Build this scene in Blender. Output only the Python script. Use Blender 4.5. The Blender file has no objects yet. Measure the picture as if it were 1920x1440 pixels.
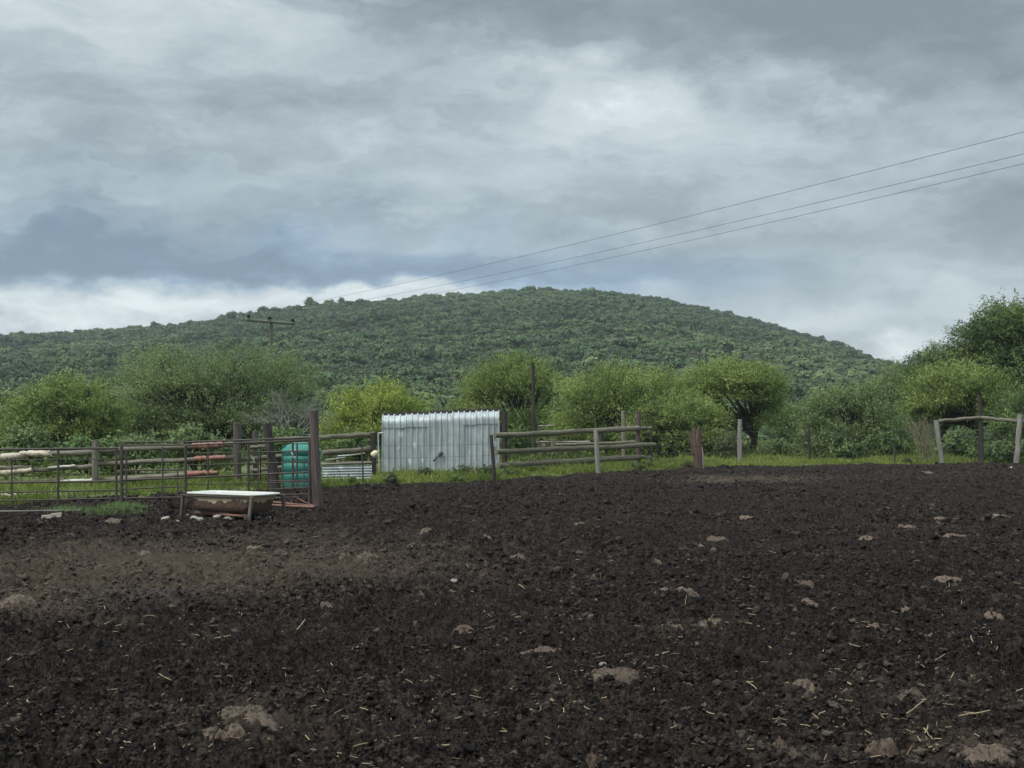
import bpy, math, random
import numpy as np
from mathutils import Vector, Matrix, Quaternion

random.seed(7)
R = math.radians
scene = bpy.context.scene
COL = scene.collection

# ------------------------------------------------------------------ camera
EYE, F = 1.6, 2400.0                      # eye height (m), focal length in px of a 1920 px wide frame
PITCH = math.atan(70.0 / F)
cam_d = bpy.data.cameras.new("camera")
cam_d.sensor_width = 36.0
cam_d.lens = 36.0 * F / 1920.0
cam_d.clip_start, cam_d.clip_end = 0.1, 6000.0
cam = bpy.data.objects.new("camera", cam_d)
COL.objects.link(cam)
cam.location = (0, 0, EYE)
cam.rotation_euler = (R(90) + PITCH, 0, 0)
scene.camera = cam

# ------------------------------------------------------------------ light and exposure
SUN_EL, SUN_AZ = R(52), R(232)            # high, behind the viewer's left shoulder
scene.view_settings.view_transform = 'Standard'
scene.view_settings.look = 'None'
scene.view_settings.gamma = 1.0
scene.view_settings.exposure = 0.82
sun_d = bpy.data.lights.new("sun", 'SUN')
sun_d.energy = 1.5
sun_d.angle = R(32)
sun_d.color = (1.0, 0.95, 0.86)
sun = bpy.data.objects.new("sun", sun_d)
COL.objects.link(sun)
sv = Vector((math.sin(SUN_AZ) * math.cos(SUN_EL), math.cos(SUN_AZ) * math.cos(SUN_EL), math.sin(SUN_EL)))
sun.rotation_euler = (-sv).to_track_quat('-Z', 'Y').to_euler()

world = bpy.data.worlds.new("World")
scene.world = world
world.use_nodes = True
wt = world.node_tree
wt.nodes.clear()


class NT:
    """small helper round a node tree"""
    def __init__(s, t):
        s.t = t

    def n(s, typ, **kw):
        nd = s.t.nodes.new(typ)
        for k, v in kw.items():
            setattr(nd, k, v)
        return nd

    def put(s, sock, v):
        if isinstance(v, bpy.types.NodeSocket):
            s.t.links.new(v, sock)
        elif v is not None:
            sock.default_value = v

    def m(s, op, a, b=None, c=None, clamp=False):
        nd = s.n('ShaderNodeMath', operation=op, use_clamp=clamp)
        s.put(nd.inputs[0], a)
        if b is not None:
            s.put(nd.inputs[1], b)
        if c is not None:
            s.put(nd.inputs[2], c)
        return nd.outputs[0]

    def mix(s, f, a, b, blend='MIX'):
        nd = s.n('ShaderNodeMix', data_type='RGBA', blend_type=blend)
        s.put(nd.inputs[0], f)
        for i, v in ((6, a), (7, b)):
            if isinstance(v, (tuple, list)):
                v = (*v, 1.0)[:4]
            s.put(nd.inputs[i], v)
        return nd.outputs[2]

    def noise(s, vec, scale, detail=4, rough=0.55, dist=0.0):
        nd = s.n('ShaderNodeTexNoise')
        if vec is not None:
            s.put(nd.inputs['Vector'], vec)
        nd.inputs['Scale'].default_value = scale
        nd.inputs['Detail'].default_value = detail
        nd.inputs['Roughness'].default_value = rough
        nd.inputs['Distortion'].default_value = dist
        return nd.outputs[0]

    def ramp(s, f, stops):
        nd = s.n('ShaderNodeValToRGB')
        cr = nd.color_ramp
        while len(cr.elements) < len(stops):
            cr.elements.new(0.5)
        for e, (p, c) in zip(cr.elements, stops):
            e.position = p
            e.color = (*c, 1.0)[:4]
        s.put(nd.inputs[0], f)
        return nd.outputs[0]

    def step(s, f, lo, hi):
        nd = s.n('ShaderNodeMapRange', interpolation_type='SMOOTHSTEP')
        s.put(nd.inputs[0], f)
        nd.inputs[1].default_value, nd.inputs[2].default_value = lo, hi
        return nd.outputs[0]

    def vec(s, x, y, z=0.0):
        nd = s.n('ShaderNodeCombineXYZ')
        for i, v in enumerate((x, y, z)):
            s.put(nd.inputs[i], v)
        return nd.outputs[0]

    def scale(s, v, xyz):
        nd = s.n('ShaderNodeVectorMath', operation='MULTIPLY')
        s.put(nd.inputs[0], v)
        nd.inputs[1].default_value = xyz
        return nd.outputs[0]


def build_sky():
    w = NT(wt)
    tc = w.n('ShaderNodeTexCoord')
    sep = w.n('ShaderNodeSeparateXYZ')
    wt.links.new(tc.outputs['Generated'], sep.inputs[0])
    X, Y, Z = sep.outputs
    az0 = w.m('ARCTAN2', X, Y)
    el0 = w.m('ARCSINE', Z)
    # domain warp makes the cloud edges wispy
    base = w.vec(w.m('MULTIPLY', az0, 5.0), w.m('MULTIPLY', el0, 9.0), 3.1)
    wn = w.n('ShaderNodeTexNoise')
    wt.links.new(base, wn.inputs['Vector'])
    wn.inputs['Scale'].default_value = 2.4
    wn.inputs['Detail'].default_value = 8
    wn.inputs['Roughness'].default_value = 0.58
    ws = w.n('ShaderNodeSeparateColor')
    wt.links.new(wn.outputs['Color'], ws.inputs[0])
    az = w.m('ADD', az0, w.m('MULTIPLY', w.m('SUBTRACT', ws.outputs[0], 0.5), 0.20))
    el = w.m('ADD', el0, w.m('MULTIPLY', w.m('SUBTRACT', ws.outputs[1], 0.5), 0.10))

    def blob(px, py, sx, sy):
        a, e = (px - 960) / F, (790 - py) / F
        u = w.m('MULTIPLY', w.m('SUBTRACT', az, a), F / sx)
        v = w.m('MULTIPLY', w.m('SUBTRACT', el, e), F / sy)
        r2 = w.m('MULTIPLY_ADD', u, u, w.m('MULTIPLY', v, v))
        return w.m('EXPONENT', w.m('MULTIPLY', r2, -1.0))

    B = w.m('MULTIPLY_ADD', w.m('SUBTRACT', w.noise(base, 1.7, 7, 0.56, 0.3), 0.5), 0.62, 0.44)
    B = w.m('MULTIPLY_ADD', w.m('SUBTRACT', w.noise(w.vec(w.m('MULTIPLY', az0, 9.0), w.m('MULTIPLY', el0, 30.0), 8.0), 1.6, 6, 0.55, 0.4), 0.5), 0.34, B)
    # ragged sheets seen edge-on: strong sideways stretch, sharper on their lower rims
    lay = w.noise(w.vec(w.m('MULTIPLY', az, 5.0), w.m('MULTIPLY', el, 30.0), 1.7), 1.4, 8, 0.58, 0.25)
    B = w.m('MULTIPLY_ADD', w.m('SUBTRACT', w.step(lay, 0.36, 0.62), 0.5), 0.13, B)
    puff = w.noise(w.vec(w.m('MULTIPLY', az, 16.0), w.m('MULTIPLY', el, 34.0), 4.4), 1.6, 8, 0.62, 0.5)
    B = w.m('MULTIPLY_ADD', w.m('SUBTRACT', puff, 0.5), 0.22, B)
    for px, py, sx, sy, amp in [
            (1330, 10, 560, 120, -0.42), (1640, 120, 330, 110, -0.34), (1880, 200, 260, 110, -0.16), (930, 30, 190, 60, -0.16),
            (1190, 190, 230, 75, 0.36), (1440, 250, 190, 50, 0.22), (60, 60, 420, 110, 0.16), (520, 30, 150, 70, 0.10),
            (640, 205, 280, 40, -0.10), (330, 330, 420, 70, -0.07), (1120, 420, 300, 60, -0.06), (150, 440, 620, 60, -0.14), (950, 330, 300, 90, 0.08),
            (150, 498, 640, 42, -0.38), (800, 500, 340, 38, -0.22), (1180, 520, 260, 30, -0.10),
            (120, 590, 560, 34, 0.55), (720, 562, 230, 20, 0.34), (1560, 590, 260, 30, 0.22), (1690, 655, 120, 28, 0.40),
            (1870, 590, 160, 40, 0.12), (1860, 420, 170, 45, -0.26), (1480, 505, 260, 24, -0.12), (1750, 520, 160, 16, 0.14)]:
        B = w.m('MULTIPLY_ADD', blob(px, py, sx, sy), amp, B)
    grey = w.ramp(B, [(0.0, (0.172, 0.212, 0.232)), (0.22, (0.232, 0.281, 0.305)), (0.42, (0.318, 0.377, 0.404)),
                      (0.62, (0.415, 0.483, 0.512)), (0.85, (0.530, 0.602, 0.628)), (1.0, (0.655, 0.725, 0.745))])
    bl = 0.0
    for px, py, sx, sy, amp in [(150, 500, 680, 62, 1.0), (850, 500, 420, 55, 0.75), (1200, 520, 330, 42, 0.55), (300, 380, 700, 90, 0.25)]:
        bl = w.m('MULTIPLY_ADD', blob(px, py, sx, sy), amp, bl)
    bl = w.m('MULTIPLY', bl, w.step(B, 0.78, 0.34), clamp=True)
    tint = w.mix(bl, (1, 1, 1), (0.82, 0.96, 1.2))
    cloud = w.mix(1.0, grey, tint, 'MULTIPLY')
    # overcast sky brightens to the zenith; raised more above frame to light the ground
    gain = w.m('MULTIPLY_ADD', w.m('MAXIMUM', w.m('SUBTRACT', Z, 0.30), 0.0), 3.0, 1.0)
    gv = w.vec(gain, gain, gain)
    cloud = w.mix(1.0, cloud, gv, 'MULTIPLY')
    cloud = w.mix(1.0, cloud, (7.55, 7.5, 7.38), 'MULTIPLY')   # the Background below runs at 0.1
    st = w.n('ShaderNodeTexSky', sky_type='NISHITA', sun_disc=False)
    st.sun_elevation, st.sun_rotation = SUN_EL, SUN_AZ
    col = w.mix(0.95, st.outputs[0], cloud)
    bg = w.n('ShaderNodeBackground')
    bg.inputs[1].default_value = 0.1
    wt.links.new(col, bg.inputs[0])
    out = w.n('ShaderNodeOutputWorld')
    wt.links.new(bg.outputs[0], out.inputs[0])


build_sky()

# ------------------------------------------------------------------ where a direction seen in the frame meets the place
CP, SP = math.cos(PITCH), math.sin(PITCH)


def P(px, py, D):
    """world point D metres in front of the viewer along pixel (px, py) of the 1920 x 1440 photo"""
    u, v = (px - 960) / F, (720 - py) / F
    dy, dz = CP - v * SP, SP + v * CP
    k = D / dy
    return Vector((u * k, D, EYE + dz * k))


def G(px, py, z=0.0):
    """point of the level z along pixel (px, py)"""
    u, v = (px - 960) / F, (720 - py) / F
    dy, dz = CP - v * SP, SP + v * CP
    k = (z - EYE) / dz
    return Vector((u * k, dy * k, z))


# ------------------------------------------------------------------ numpy noise
def _hash(ix, iy, seed):
    h = (ix.astype(np.int64) * 374761393 + iy.astype(np.int64) * 668265263 + seed * 2147483629) & 0xFFFFFFFF
    h = ((h ^ (h >> 13)) * 1274126177) & 0xFFFFFFFF
    h = ((h ^ (h >> 16)) * 2246822519) & 0xFFFFFFFF
    return ((h ^ (h >> 15)) & 0xFFFF) / 32767.5 - 1.0


def vnoise(x, y, seed=0):
    x0, y0 = np.floor(x), np.floor(y)
    fx, fy = x - x0, y - y0
    fx = fx * fx * fx * (fx * (fx * 6 - 15) + 10)
    fy = fy * fy * fy * (fy * (fy * 6 - 15) + 10)
    a, b = _hash(x0, y0, seed), _hash(x0 + 1, y0, seed)
    c, d = _hash(x0, y0 + 1, seed), _hash(x0 + 1, y0 + 1, seed)
    return (a + (b - a) * fx) * (1 - fy) + (c + (d - c) * fx) * fy


def rotn(x, y, size, seed):
    t = seed * 1.37
    c, s = math.cos(t), math.sin(t)
    return vnoise((x * c - y * s) / size + seed * 17.3, (x * s + y * c) / size - seed * 9.1, seed)


def sstep(x, a, b):
    t = np.clip((x - a) / (b - a), 0, 1)
    return t * t * (3 - 2 * t)


# ------------------------------------------------------------------ tags and mesh helpers
def tag(o, label=None, cat=None, group=None, kind=None):
    for k, v in (('label', label), ('category', cat), ('group', group), ('kind', kind)):
        if v:
            o[k] = v
    return o


def empty(name, loc, label=None, cat=None, group=None, rz=0.0):
    o = bpy.data.objects.new(name, None)
    o.empty_display_size = 0.2
    o.location = loc
    o.rotation_euler = (0, 0, rz)
    COL.objects.link(o)
    return tag(o, label, cat, group)


def link_mesh(name, me, mat, parent=None):
    if mat is not None:
        me.materials.append(mat)
    o = bpy.data.objects.new(name, me)
    COL.objects.link(o)
    if parent is not None:
        o.parent = parent
        # the builders work in world space: keep the mesh where it was drawn
        o.matrix_parent_inverse = world_matrix(parent).inverted()
    return o


def world_matrix(o):
    m = Matrix.LocRotScale(o.location, o.rotation_euler, o.scale)
    if o.parent is not None:
        return world_matrix(o.parent) @ o.matrix_parent_inverse @ m
    return m


def np_mesh(name, verts, quads=None, tris=None, smooth=True):
    me = bpy.data.meshes.new(name)
    nv = len(verts)
    me.vertices.add(nv)
    me.vertices.foreach_set('co', np.ascontiguousarray(verts, dtype=np.float32).ravel())
    loops, starts, off = [], [], 0
    if quads is not None and len(quads):
        q = np.asarray(quads, dtype=np.int32)
        loops.append(q.ravel()); starts.append(np.arange(len(q), dtype=np.int32) * 4 + off); off += q.size
    if tris is not None and len(tris):
        t = np.asarray(tris, dtype=np.int32)
        loops.append(t.ravel()); starts.append(np.arange(len(t), dtype=np.int32) * 3 + off); off += t.size
    loops, starts = np.concatenate(loops), np.concatenate(starts)
    me.loops.add(len(loops)); me.loops.foreach_set('vertex_index', loops)
    me.polygons.add(len(starts)); me.polygons.foreach_set('loop_start', starts)
    me.polygons.foreach_set('use_smooth', np.full(len(starts), smooth, dtype=bool))
    me.update(calc_edges=True)
    return me


def fattr(me, name, vals):
    a = me.attributes.new(name, 'FLOAT', 'POINT')
    a.data.foreach_set('value', np.ascontiguousarray(vals, dtype=np.float32))


class MB:
    """collects tubes, boxes and sheets and links them as one mesh; tc runs along the grain"""
    def __init__(s, seed=0):
        s.v, s.f, s.sm, s.tc = [], [], [], []
        s.rng = random.Random(seed)

    def path(s, pts, radii, n=10, wob=0.0, caps=True, squash=1.0):
        pts = [Vector(p) for p in pts]
        if isinstance(radii, (int, float)):
            radii = [radii] * len(pts)
        t0 = (pts[1] - pts[0]).normalized()
        ref = Vector((0, 0, 1)) if abs(t0.z) < 0.9 else Vector((1, 0, 0))
        a = t0.cross(ref).normalized()
        b0, L, o = len(s.v), s.rng.random() * 20, s.rng.random() * 50
        for i, p in enumerate(pts):
            t = (pts[min(i + 1, len(pts) - 1)] - pts[max(i - 1, 0)]).normalized()
            a = (a - t * a.dot(t)).normalized()
            b = t.cross(a)
            if i:
                L += (p - pts[i - 1]).length
            for k in range(n):
                th = 2 * math.pi * k / n
                r = radii[i] * (1 + (s.rng.random() - 0.5) * 2 * wob)
                s.v.append(p + a * (math.cos(th) * r) + b * (math.sin(th) * r * squash))
                s.tc.append((math.cos(th) * radii[i] + o, math.sin(th) * radii[i], L))
        for i in range(len(pts) - 1):
            for k in range(n):
                k2 = (k + 1) % n
                s.f.append((b0 + i * n + k, b0 + i * n + k2, b0 + (i + 1) * n + k2, b0 + (i + 1) * n + k)); s.sm.append(True)
        if caps:
            for i, rev in ((0, True), (len(pts) - 1, False)):
                c0 = len(s.v)
                for k in range(n):
                    s.v.append(s.v[b0 + i * n + k].copy()); s.tc.append(s.tc[b0 + i * n + k])
                f = list(range(c0, c0 + n))
                s.f.append(tuple(reversed(f)) if rev else tuple(f)); s.sm.append(False)
        return s

    def bar(s, p0, p1, r, r1=None, n=8):
        return s.path([p0, p1], [r, r if r1 is None else r1], n)

    def log(s, p0, p1, r, r1=None, n=12, seg=9, bend=0.45):
        """a round pole with slight wobble, taper and sag"""
        p0, p1 = Vector(p0), Vector(p1)
        r1 = r if r1 is None else r1
        ax = (p1 - p0).normalized()
        pts, rad = [], []
        for i in range(seg + 1):
            t = i / seg
            j = Vector((s.rng.gauss(0, 1), s.rng.gauss(0, 1), s.rng.gauss(0, 1))) * (r * bend * 0.35)
            j -= ax * j.dot(ax)
            if i in (0, seg):
                j *= 0.3
            pts.append(p0.lerp(p1, t) + j)
            rad.append((r + (r1 - r) * t) * (1 + s.rng.uniform(-0.09, 0.09)))
        return s.path(pts, rad, n, 0.035)

    def box(s, c, size, M=None, bev=0.0):
        c = Vector(c); hx, hy, hz = [d / 2 for d in size]
        M = M or Matrix.Identity(3)
        b0 = len(s.v)
        for z in (-hz, hz):
            for y in (-hy, hy):
                for x in (-hx, hx):
                    s.v.append(c + M @ Vector((x, y, z))); s.tc.append((y + 3, z, x))
        for f in ((0, 2, 3, 1), (4, 5, 7, 6), (0, 1, 5, 4), (1, 3, 7, 5), (3, 2, 6, 7), (2, 0, 4, 6)):
            s.f.append(tuple(b0 + i for i in f)); s.sm.append(False)
        return s

    def lathe(s, c, prof, n=28):
        c = Vector(c); b0 = len(s.v)
        for r, z in prof:
            for k in range(n):
                th = 2 * math.pi * k / n
                s.v.append(c + Vector((r * math.cos(th), r * math.sin(th), z))); s.tc.append((r * math.cos(th), r * math.sin(th), z))
        for i in range(len(prof) - 1):
            for k in range(n):
                k2 = (k + 1) % n
                s.f.append((b0 + i * n + k, b0 + i * n + k2, b0 + (i + 1) * n + k2, b0 + (i + 1) * n + k)); s.sm.append(True)
        s.f.append(tuple(b0 + (len(prof) - 1) * n + k for k in range(n))); s.sm.append(False)
        return s

    def grid(s, rows, smooth=True):
        """rows: equal-length lists of points"""
        b0, m = len(s.v), len(rows[0])
        for i, r in enumerate(rows):
            for j, p in enumerate(r):
                s.v.append(Vector(p)); s.tc.append((p[0], p[1], p[2]))
        for i in range(len(rows) - 1):
            for j in range(m - 1):
                s.f.append((b0 + i * m + j, b0 + i * m + j + 1, b0 + (i + 1) * m + j + 1, b0 + (i + 1) * m + j)); s.sm.append(smooth)
        return s

    def build(s, name, mat, parent=None):
        me = bpy.data.meshes.new(name)
        me.from_pydata([tuple(p) for p in s.v], [], s.f)
        me.polygons.foreach_set('use_smooth', s.sm)
        a = me.attributes.new('tc', 'FLOAT_VECTOR', 'POINT')
        a.data.foreach_set('vector', np.array(s.tc, dtype=np.float32).ravel())
        me.update()
        return link_mesh(name, me, mat, parent)


# ------------------------------------------------------------------ materials
def new_mat(name):
    m = bpy.data.materials.new(name)
    m.use_nodes = True
    t = m.node_tree
    return m, NT(t), t.nodes['Principled BSDF']


def attr(w, name, typ='GEOMETRY', out='Vector'):
    nd = w.n('ShaderNodeAttribute', attribute_name=name, attribute_type=typ)
    return nd.outputs[out]


def bump(w, bsdf, h, dist, strength=1.0):
    b = w.n('ShaderNodeBump')
    b.inputs['Distance'].default_value = dist
    b.inputs['Strength'].default_value = strength
    w.put(b.inputs['Height'], h)
    w.put(bsdf.inputs['Normal'], b.outputs[0])


def wood(name, a, b, lichen=None, rough=0.85):
    m, w, p = new_mat(name)
    tc = attr(w, 'tc')
    g = w.noise(w.scale(tc, (34, 34, 1.6)), 1.0, 6, 0.65, 0.2)
    big = w.noise(w.scale(tc, (6, 6, 1.1)), 1.0, 4, 0.6)
    col = w.mix(w.step(g, 0.32, 0.68), a, b)
    col = w.mix(w.m('MULTIPLY', w.step(big, 0.5, 0.72), 0.65), col, tuple(x * 0.45 for x in a))
    if lichen:
        col = w.mix(w.m('MULTIPLY', w.step(w.noise(w.scale(tc, (9, 9, 5)), 1.0, 5, 0.6), 0.5, 0.66), 0.7), col, lichen)
    w.put(p.inputs['Base Color'], col)
    p.inputs['Roughness'].default_value = rough
    bump(w, p, g, 0.012)
    return m


def paint(name, c, under, lo=0.46, hi=0.6, sc=7.0, rough=0.6):
    m, w, p = new_mat(name)
    tc = attr(w, 'tc')
    n1 = w.noise(w.scale(tc, (sc, sc, sc)), 1.0, 7, 0.68)
    n2 = w.noise(w.scale(tc, (2.2, 2.2, 2.2)), 1.0, 3)
    col = w.mix(w.step(n2, 0.35, 0.7), tuple(x * 0.78 for x in c), c)
    col = w.mix(w.step(n1, lo, hi), col, under)
    w.put(p.inputs['Base Color'], col)
    p.inputs['Roughness'].default_value = rough
    bump(w, p, n1, 0.006)
    return m


def rust(name, a=(0.044, 0.036, 0.033), b=(0.096, 0.074, 0.063), metal=0.1):
    m, w, p = new_mat(name)
    tc = attr(w, 'tc')
    n = w.noise(w.scale(tc, (20, 20, 7)), 1.0, 7, 0.7)
    w.put(p.inputs['Base Color'], w.mix(w.step(n, 0.35, 0.66), a, b))
    p.inputs['Roughness'].default_value = 0.75
    p.inputs['Metallic'].default_value = metal
    bump(w, p, n, 0.004)
    return m


def leafmat(name, dark, mid, tipc, transl=0.3, attr_name='tint'):
    """foliage: hue by the spray's own tint, thin-leaf translucency"""
    m, w, p = new_mat(name)
    t = attr(w, attr_name, out='Fac')
    col = w.ramp(t, [(0.0, dark), (0.5, mid), (1.0, tipc)])
    w.put(p.inputs['Base Color'], col)
    p.inputs['Roughness'].default_value = 0.62
    p.inputs['Specular IOR Level'].default_value = 0.12
    # leaves of one spray share most of their facing, so a spray shades as a clump
    vm = w.n('ShaderNodeVectorMath', operation='MULTIPLY_ADD')
    w.put(vm.inputs[0], attr(w, 'nrm'))
    vm.inputs[1].default_value = (2.2, 2.2, 2.2)
    w.put(vm.inputs[2], w.n('ShaderNodeNewGeometry').outputs['Normal'])
    vn_ = w.n('ShaderNodeVectorMath', operation='NORMALIZE')
    w.put(vn_.inputs[0], vm.outputs[0])
    w.put(p.inputs['Normal'], vn_.outputs[0])
    tr = w.n('ShaderNodeBsdfTranslucent')
    w.put(tr.inputs['Normal'], vn_.outputs[0])
    w.put(tr.inputs[0], w.mix(1.0, col, (1.0, 1.08, 0.75), 'MULTIPLY'))
    mx = w.n('ShaderNodeMixShader')
    mx.inputs[0].default_value = transl
    w.t.links.new(p.outputs[0], mx.inputs[1])
    w.t.links.new(tr.outputs[0], mx.inputs[2])
    w.t.links.new(mx.outputs[0], w.t.nodes['Material Output'].inputs[0])
    return m


MAT = {}
MAT['log_grey'] = wood('weathered_log', (0.115, 0.100, 0.078), (0.250, 0.226, 0.182), (0.10, 0.105, 0.062))
MAT['log_olive'] = wood('lichen_log', (0.095, 0.085, 0.058), (0.225, 0.200, 0.145), (0.100, 0.103, 0.056))
MAT['post_dark'] = wood('creosote_post', (0.022, 0.018, 0.017), (0.06, 0.05, 0.046))
MAT['post_brown'] = wood('brown_post', (0.055, 0.042, 0.038), (0.125, 0.10, 0.088))
MAT['post_pale'] = wood('bleached_post', (0.16, 0.15, 0.135), (0.33, 0.31, 0.28))
MAT['stump'] = wood('red_brown_stump', (0.06, 0.037, 0.031), (0.150, 0.092, 0.075))
MAT['pole_green'] = wood('treated_pole', (0.085, 0.092, 0.065), (0.155, 0.163, 0.12))
MAT['red_paint'] = paint('faded_red_paint', (0.38, 0.165, 0.130), (0.17, 0.125, 0.10), 0.50, 0.62)
MAT['cream_paint'] = paint('cream_paint', (0.58, 0.50, 0.40), (0.20, 0.16, 0.125), 0.50, 0.62)
MAT['white_paint'] = paint('dirty_white_paint', (0.55, 0.54, 0.48), (0.14, 0.12, 0.09), 0.55, 0.66)
MAT['rust_dark'] = rust('dark_rusty_steel')
MAT['rust_red'] = rust('red_rusty_steel', (0.12, 0.055, 0.04), (0.26, 0.135, 0.095))
MAT['bark'] = wood('acacia_bark', (0.03, 0.026, 0.022), (0.075, 0.064, 0.052))
MAT['bark_grey'] = wood('dead_grey_bark', (0.14, 0.14, 0.13), (0.27, 0.27, 0.255))
MAT['twig_tan'] = wood('dry_tan_twig', (0.15, 0.12, 0.085), (0.28, 0.235, 0.165))


def steel_wire():
    m, w, p = new_mat('dull_wire')
    p.inputs['Base Color'].default_value = (0.09, 0.09, 0.088, 1)
    p.inputs['Metallic'].default_value = 0.4
    p.inputs['Roughness'].default_value = 0.6
    w.put(p.inputs['Base Color'], w.mix(w.noise(w.scale(attr(w, 'tc'), (1, 1, 3)), 1.0, 3), (0.06, 0.058, 0.055), (0.13, 0.13, 0.128)))
    return m


MAT['wire'] = steel_wire()


def galv(name, spots=True):
    """galvanised sheet: spangle, dull streaks down the sheet, white-rust blotches and a little brown"""
    m, w, p = new_mat(name)
    tc = attr(w, 'tc')
    blotch = w.noise(tc, 2.6, 5, 0.6)
    streak = w.noise(w.scale(tc, (16, 16, 0.9)), 1.0, 4, 0.6)
    col = w.mix(w.step(blotch, 0.3, 0.7), (0.42, 0.46, 0.475), (0.56, 0.605, 0.62))
    col = w.mix(w.m('MULTIPLY', w.step(streak, 0.45, 0.66), 0.7), col, (0.25, 0.28, 0.295))
    if spots:
        v = w.n('ShaderNodeTexVoronoi')
        w.put(v.inputs['Vector'], w.scale(tc, (2.9, 2.9, 2.1)))
        v.inputs['Scale'].default_value = 1.0
        d = w.m('ADD', v.outputs['Distance'], w.m('MULTIPLY', w.m('SUBTRACT', w.noise(tc, 17, 5, 0.7), 0.5), 0.5))
        col = w.mix(w.m('MULTIPLY', w.step(d, 0.22, 0.14), 0.7), col, (0.82, 0.85, 0.86))
        col = w.mix(w.m('MULTIPLY', w.step(w.noise(w.scale(tc, (7, 7, 4)), 1.0, 6, 0.7), 0.64, 0.76), 0.5), col, (0.30, 0.22, 0.17))
    w.put(p.inputs['Base Color'], col)
    p.inputs['Metallic'].default_value = 0.35
    p.inputs['Roughness'].default_value = 0.42
    bump(w, p, blotch, 0.004)
    return m


MAT['galv'] = galv('galvanised_sheet')
MAT['galv_plain'] = galv('galvanised_pipe', False)

# ------------------------------------------------------------------ ground, mud yard
EDGE_PX = [(-560, 962), (-260, 955), (0, 948), (120, 942), (240, 934), (340, 927), (470, 921), (590, 917), (640, 914), (720, 909), (800, 906), (860, 908),
           (905, 903), (960, 897), (1120, 888), (1300, 879), (1500, 874), (1700, 871), (1920, 869), (2250, 867), (2600, 866)]
EDGE = [G(x, y) for x, y in EDGE_PX]
EA = np.array([math.atan2(p.x, p.y) for p in EDGE])
ED = np.array([math.hypot(p.x, p.y) for p in EDGE])


def edge_out(x, y):
    """metres beyond the yard's far edge (negative inside the yard)"""
    a = np.arctan2(x, y)
    d = np.interp(a, EA, ED)
    return np.hypot(x, y) - d + 0.45 * vnoise(x * 1.3, y * 1.3, 5) + 0.22 * vnoise(x * 3.4, y * 3.4, 15) + 0.5 * vnoise(x * 0.4, y * 0.4, 6)


def mud_relief(x, y):
    wx = x + 0.05 * rotn(x, y, 0.23, 31)
    wy = y + 0.05 * rotn(x, y, 0.23, 32)
    z = 0.035 * rotn(x, y, 2.3, 1) + 0.03 * rotn(x, y, 0.9, 2)
    amp = 0.62 + 0.38 * rotn(x, y, 1.7, 14)
    z += amp * 0.050 * rotn(wx, wy, 0.36, 3)
    z -= 0.16 * np.clip(rotn(wx, wy, 0.42, 12) - 0.38, 0, 1)          # hoof prints
    z -= 0.12 * np.clip(rotn(wx, wy, 0.19, 13) - 0.45, 0, 1)
    z += amp * 0.062 * (0.42 - np.abs(rotn(wx, wy, 0.20, 4)))
    z += amp * 0.056 * (0.42 - np.abs(rotn(wx, wy, 0.095, 7)))
    z += (0.5 + 0.5 * amp) * 0.040 * rotn(wx, wy, 0.050, 8)
    z += 0.036 * (0.4 - np.abs(rotn(x, y, 0.032, 9)))
    z += 0.016 * rotn(x, y, 0.017, 10)
    return z


def mud_z(x, y):
    xa, ya = np.array([float(x)]), np.array([float(y)])
    return float(mud_surface(xa, ya)[0])


def mud_surface(x, y):
    e = edge_out(x, y)
    return mud_relief(x, y) + 0.02 - 0.55 * sstep(e, -0.15, 1.1)


# brown, dry, straw-mixed patches (centre and radii seen in the frame)
PATCH = [(120, 1085, 360, 65, 1.0), (520, 1050, 420, 60, 0.7), (40, 1150, 140, 30, 0.8), (1430, 900, 150, 7, 1.1), (1330, 905, 60, 5, 0.9), (1700, 1000, 260, 30, 0.2),
         (700, 1070, 260, 35, 0.35), (1750, 892, 150, 6, 0.35), (950, 1330, 260, 40, 0.45), (1650, 1310, 240, 60, 0.55), (460, 1370, 150, 55, 0.55), (1850, 1420, 150, 40, 0.9),
         (1480, 1420, 220, 40, 0.5), (1280, 1175, 180, 25, 0.4), (250, 1380, 200, 60, 0.25)]
GREYP = [(270, 1120, 190, 22, 1.0), (520, 1060, 160, 20, 0.5), (700, 985, 220, 24, 0.3)]


def seen(x, y):
    """photo pixel of ground points (used once, to lay the patches where they are on the ground)"""
    dz, dy = -EYE, y
    f = dy * CP + dz * SP
    v = -dy * SP + dz * CP
    return 960 + F * x / f, 720 - F * v / f


def patches_at(x, y):
    px, py = seen(x, y)
    br, gr = np.zeros_like(x), np.zeros_like(x)
    for (cx, cy, sx, sy, a), tgt in [(p, br) for p in PATCH] + [(p, gr) for p in GREYP]:
        tgt += a * np.exp(-((px - cx) / sx) ** 2 - ((py - cy) / sy) ** 2)
    br += 0.22 * np.clip(rotn(x, y, 1.3, 21), 0, 1) + 0.12 * rotn(x, y, 0.5, 22)
    return br, gr


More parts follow.
